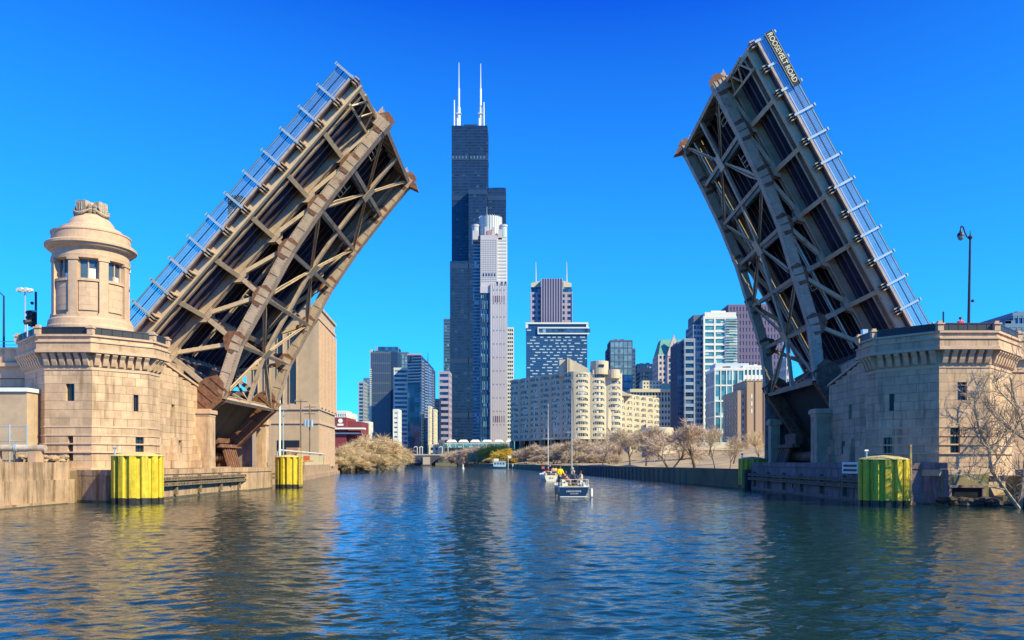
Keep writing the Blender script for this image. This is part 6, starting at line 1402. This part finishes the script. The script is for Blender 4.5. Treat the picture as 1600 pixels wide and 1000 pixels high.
def extras(bl):
    L_ = lambda mb: _loc(mb, bl)
    m = MB(); rn = random.Random(3); x = -.62
    while x < .6: w_ = rn.uniform(.05,.13); m.beam((x,-.012,.52+rn.uniform(-.03,.03)),(x+w_,-.012,.58+rn.uniform(-.05,.05)),.02,.045); m.beam((x+w_*.4,-.012,.48),(x+w_*.6,-.012,.64),.02,.03); x += w_+.035
    x = -.3
    while x < .35: m.beam((x,-.012,.34),(x+.07,-.012,.36),.02,.04); x += .12
    part(bl, 'transom_script', L_(m), WHT)
    for sx in (1.5, 1.55): part(bl, 'fender', L_(MB().tube((sx,.5 if sx < 1.52 else 1.3,.15),(sx,.5 if sx < 1.52 else 1.3,.75),.13,n=10).ball((sx,.5 if sx < 1.52 else 1.3,.15),.13,8)), WHT)
    part(bl, 'waterline_stripe', L_(MB().box(-1.15,1.15,-.02,-.005,.06,.14)), WHT)
    o = MB().box(-1.62,-1.36,-.35,-.02,.35,.85).tube((-1.5,-.2,.4),(-1.62,-.3,-.3),.05,n=6).box(-1.55,-1.45,-.15,.2,.8,.9); part(bl, 'outboard_motor', L_(o), DARKM)
    m = MB().lathe([(.2,0),(.28,0),(.28,.1),(.2,.1)], (0,0,0), 14); rr = part(bl, 'horseshoe_buoy', m, fm('buoy_white',(.8,.75,.6))); rr.location = (1.0,.15,1.35); rr.rotation_euler = (R(90),0,0)
extras(bl)
person('person in a bright yellow jacket standing on the left stern corner of the blue sailboat', (2.98, 67.5, .93), 'stand', .5, (.85,.55,.0), (.02,.025,.05), h=1.74)
person('person in a dark blue jacket sitting at the middle of the blue sailboat cockpit', (4.15, 67.9, .93), 'sit', .1, (.02,.03,.09), (.03,.03,.05), hair=(.4,.35,.3), h=1.8)
person('person in a pale pink top sitting on the left side of the blue sailboat cockpit', (3.45, 68.6, .95), 'sit', 1.2, (.6,.28,.22), (.5,.42,.32))
person('person in light clothes sitting on the right side of the blue sailboat cockpit', (4.85, 68.7, .95), 'sit', -1.2, (.6,.45,.38), (.2,.2,.25))
WB = _m.get('boat_white') or fm('boat_white', (.75,.73,.68), .35)
b2 = sailboat('white sailboat with a tall white mast beyond the blue sailboat', (PX(861,125), 124, 0), -.06, 8.2, 2.5, .95, WB, 12.2, .4, spread=.9)
b2.rotation_euler = (0,0,.12)
for i, (dx, dy, c, lb) in enumerate(((-.5,1.5,(.45,.03,.06),'person in a red jacket sitting in the white sailboat'),(.3,1.2,(.7,.35,.3),'person in a pale red jacket sitting at the stern of the white sailboat'),(.75,2.2,(.8,.5,.05),'person in an orange jacket sitting on the right of the white sailboat'))):
    person(lb, (b2.location.x+dx, 124+dy, 1.0), 'sit', dx, c)
L2 = lambda mb: _loc(mb, b2); part(b2, 'ensign', L2(MB().tube((-.9,.1,1),(-1.1,-.1,2.4),.02,n=5).box(-1.5,-1.1,-.12,-.1,1.95,2.35)), fm('flag_red',(.5,.1,.1)))
part(b2, 'hull_number', L2(MB().box(-.35,-.25,-.02,-.003,.4,.62).box(-.15,-.05,-.02,-.003,.4,.62).box(.1,.3,-.02,-.003,.45,.58)), DARKM)
person('person in a red jacket leaning on the parapet of the right pier', (PX(1501,58.6), 58.6, 11.93), 'stand', 0, (.75,.03,.06), h=1.66)
def cabinboat():
    t = thing('cabin_boat', 'pale blue and white cabin boat moored side-on at the far right shore', 'boat', (PX(777,372), 372, 0)); L_ = lambda mb: _loc(mb, t); WP = WB
    h, dk, rows = hull_mb(8.6, 2.6, .9); 
    for mb in (h, dk): mb.v = [(4.2-y, x, z) for (x,y,z) in mb.v]
    part(t, 'hull', L_(h), mat('hull_blue', (.05,.12,.22), .4)); part(t, 'deck', L_(dk), WP)
    part(t, 'cabin', L_(MB().box(-1.8,4.0,-1.0,1.0,.85,3.2)), fm('cabin_blue',(.35,.5,.65),.5)); part(t, 'roof', L_(MB().box(-2.1,4.2,-1.2,1.2,3.2,3.38)), WP); part(t, 'wheelhouse', L_(MB().box(-1.6,.6,-.8,.8,3.38,4.6)), WP)
    for i in range(4): part(t, 'window', L_(MB().box(-1.3+i*1.3,-.6+i*1.3,-1.04,-1.0,1.9,2.6)), WINDK)
    m = MB()
    for q in range(6): m.tube((-2+q*1.1,-1.1,3.38),(-2+q*1.1,-1.1,4.1),.04,n=4)
    m.tube((-2,-1.1,4.1),(3.5,-1.1,4.1),.04,n=4); part(t, 'top_rail', L_(m), WP)
    b = thing('channel_buoy', 'tiny white channel buoy floating left of the moored cabin boat', 'buoy', (PX(723.5,345), 345, 0)); part(b, 'float', _loc(MB().tube((0,0,-.3),(0,0,.6),.55,.55,n=10), b), WHT); part(b, 'topmark', _loc(MB().tube((0,0,.6),(0,0,2.0),.22,.3,n=8), b), WHT)
    for i, px in enumerate((794,801,806,812,818)):
        Y = 365-i*3; x = PX(px,Y)
        if i == 0:
            f = thing('flagstaff', 'white flagstaff on the shore just right of the moored cabin boat', 'flagpole', (x,Y,1)); part(f, 'staff', MB().tube((x,Y,0),(x,Y,PZ(711,Y)),.1,n=6), WHT); part(f, 'flag', MB().box(x,x+1.4,Y-.05,Y,PZ(716,Y),PZ(712,Y)), WHT)
        else: solo('mooring_post', MB().tube((x,Y,-1),(x,Y,PZ(725,Y)),.28,n=8), WHF, ('leftmost','second','third','fourth')[i-1]+' of the short white mooring posts right of the white flagstaff', 'post', 'mooring posts by the cabin boat')
cabinboat()
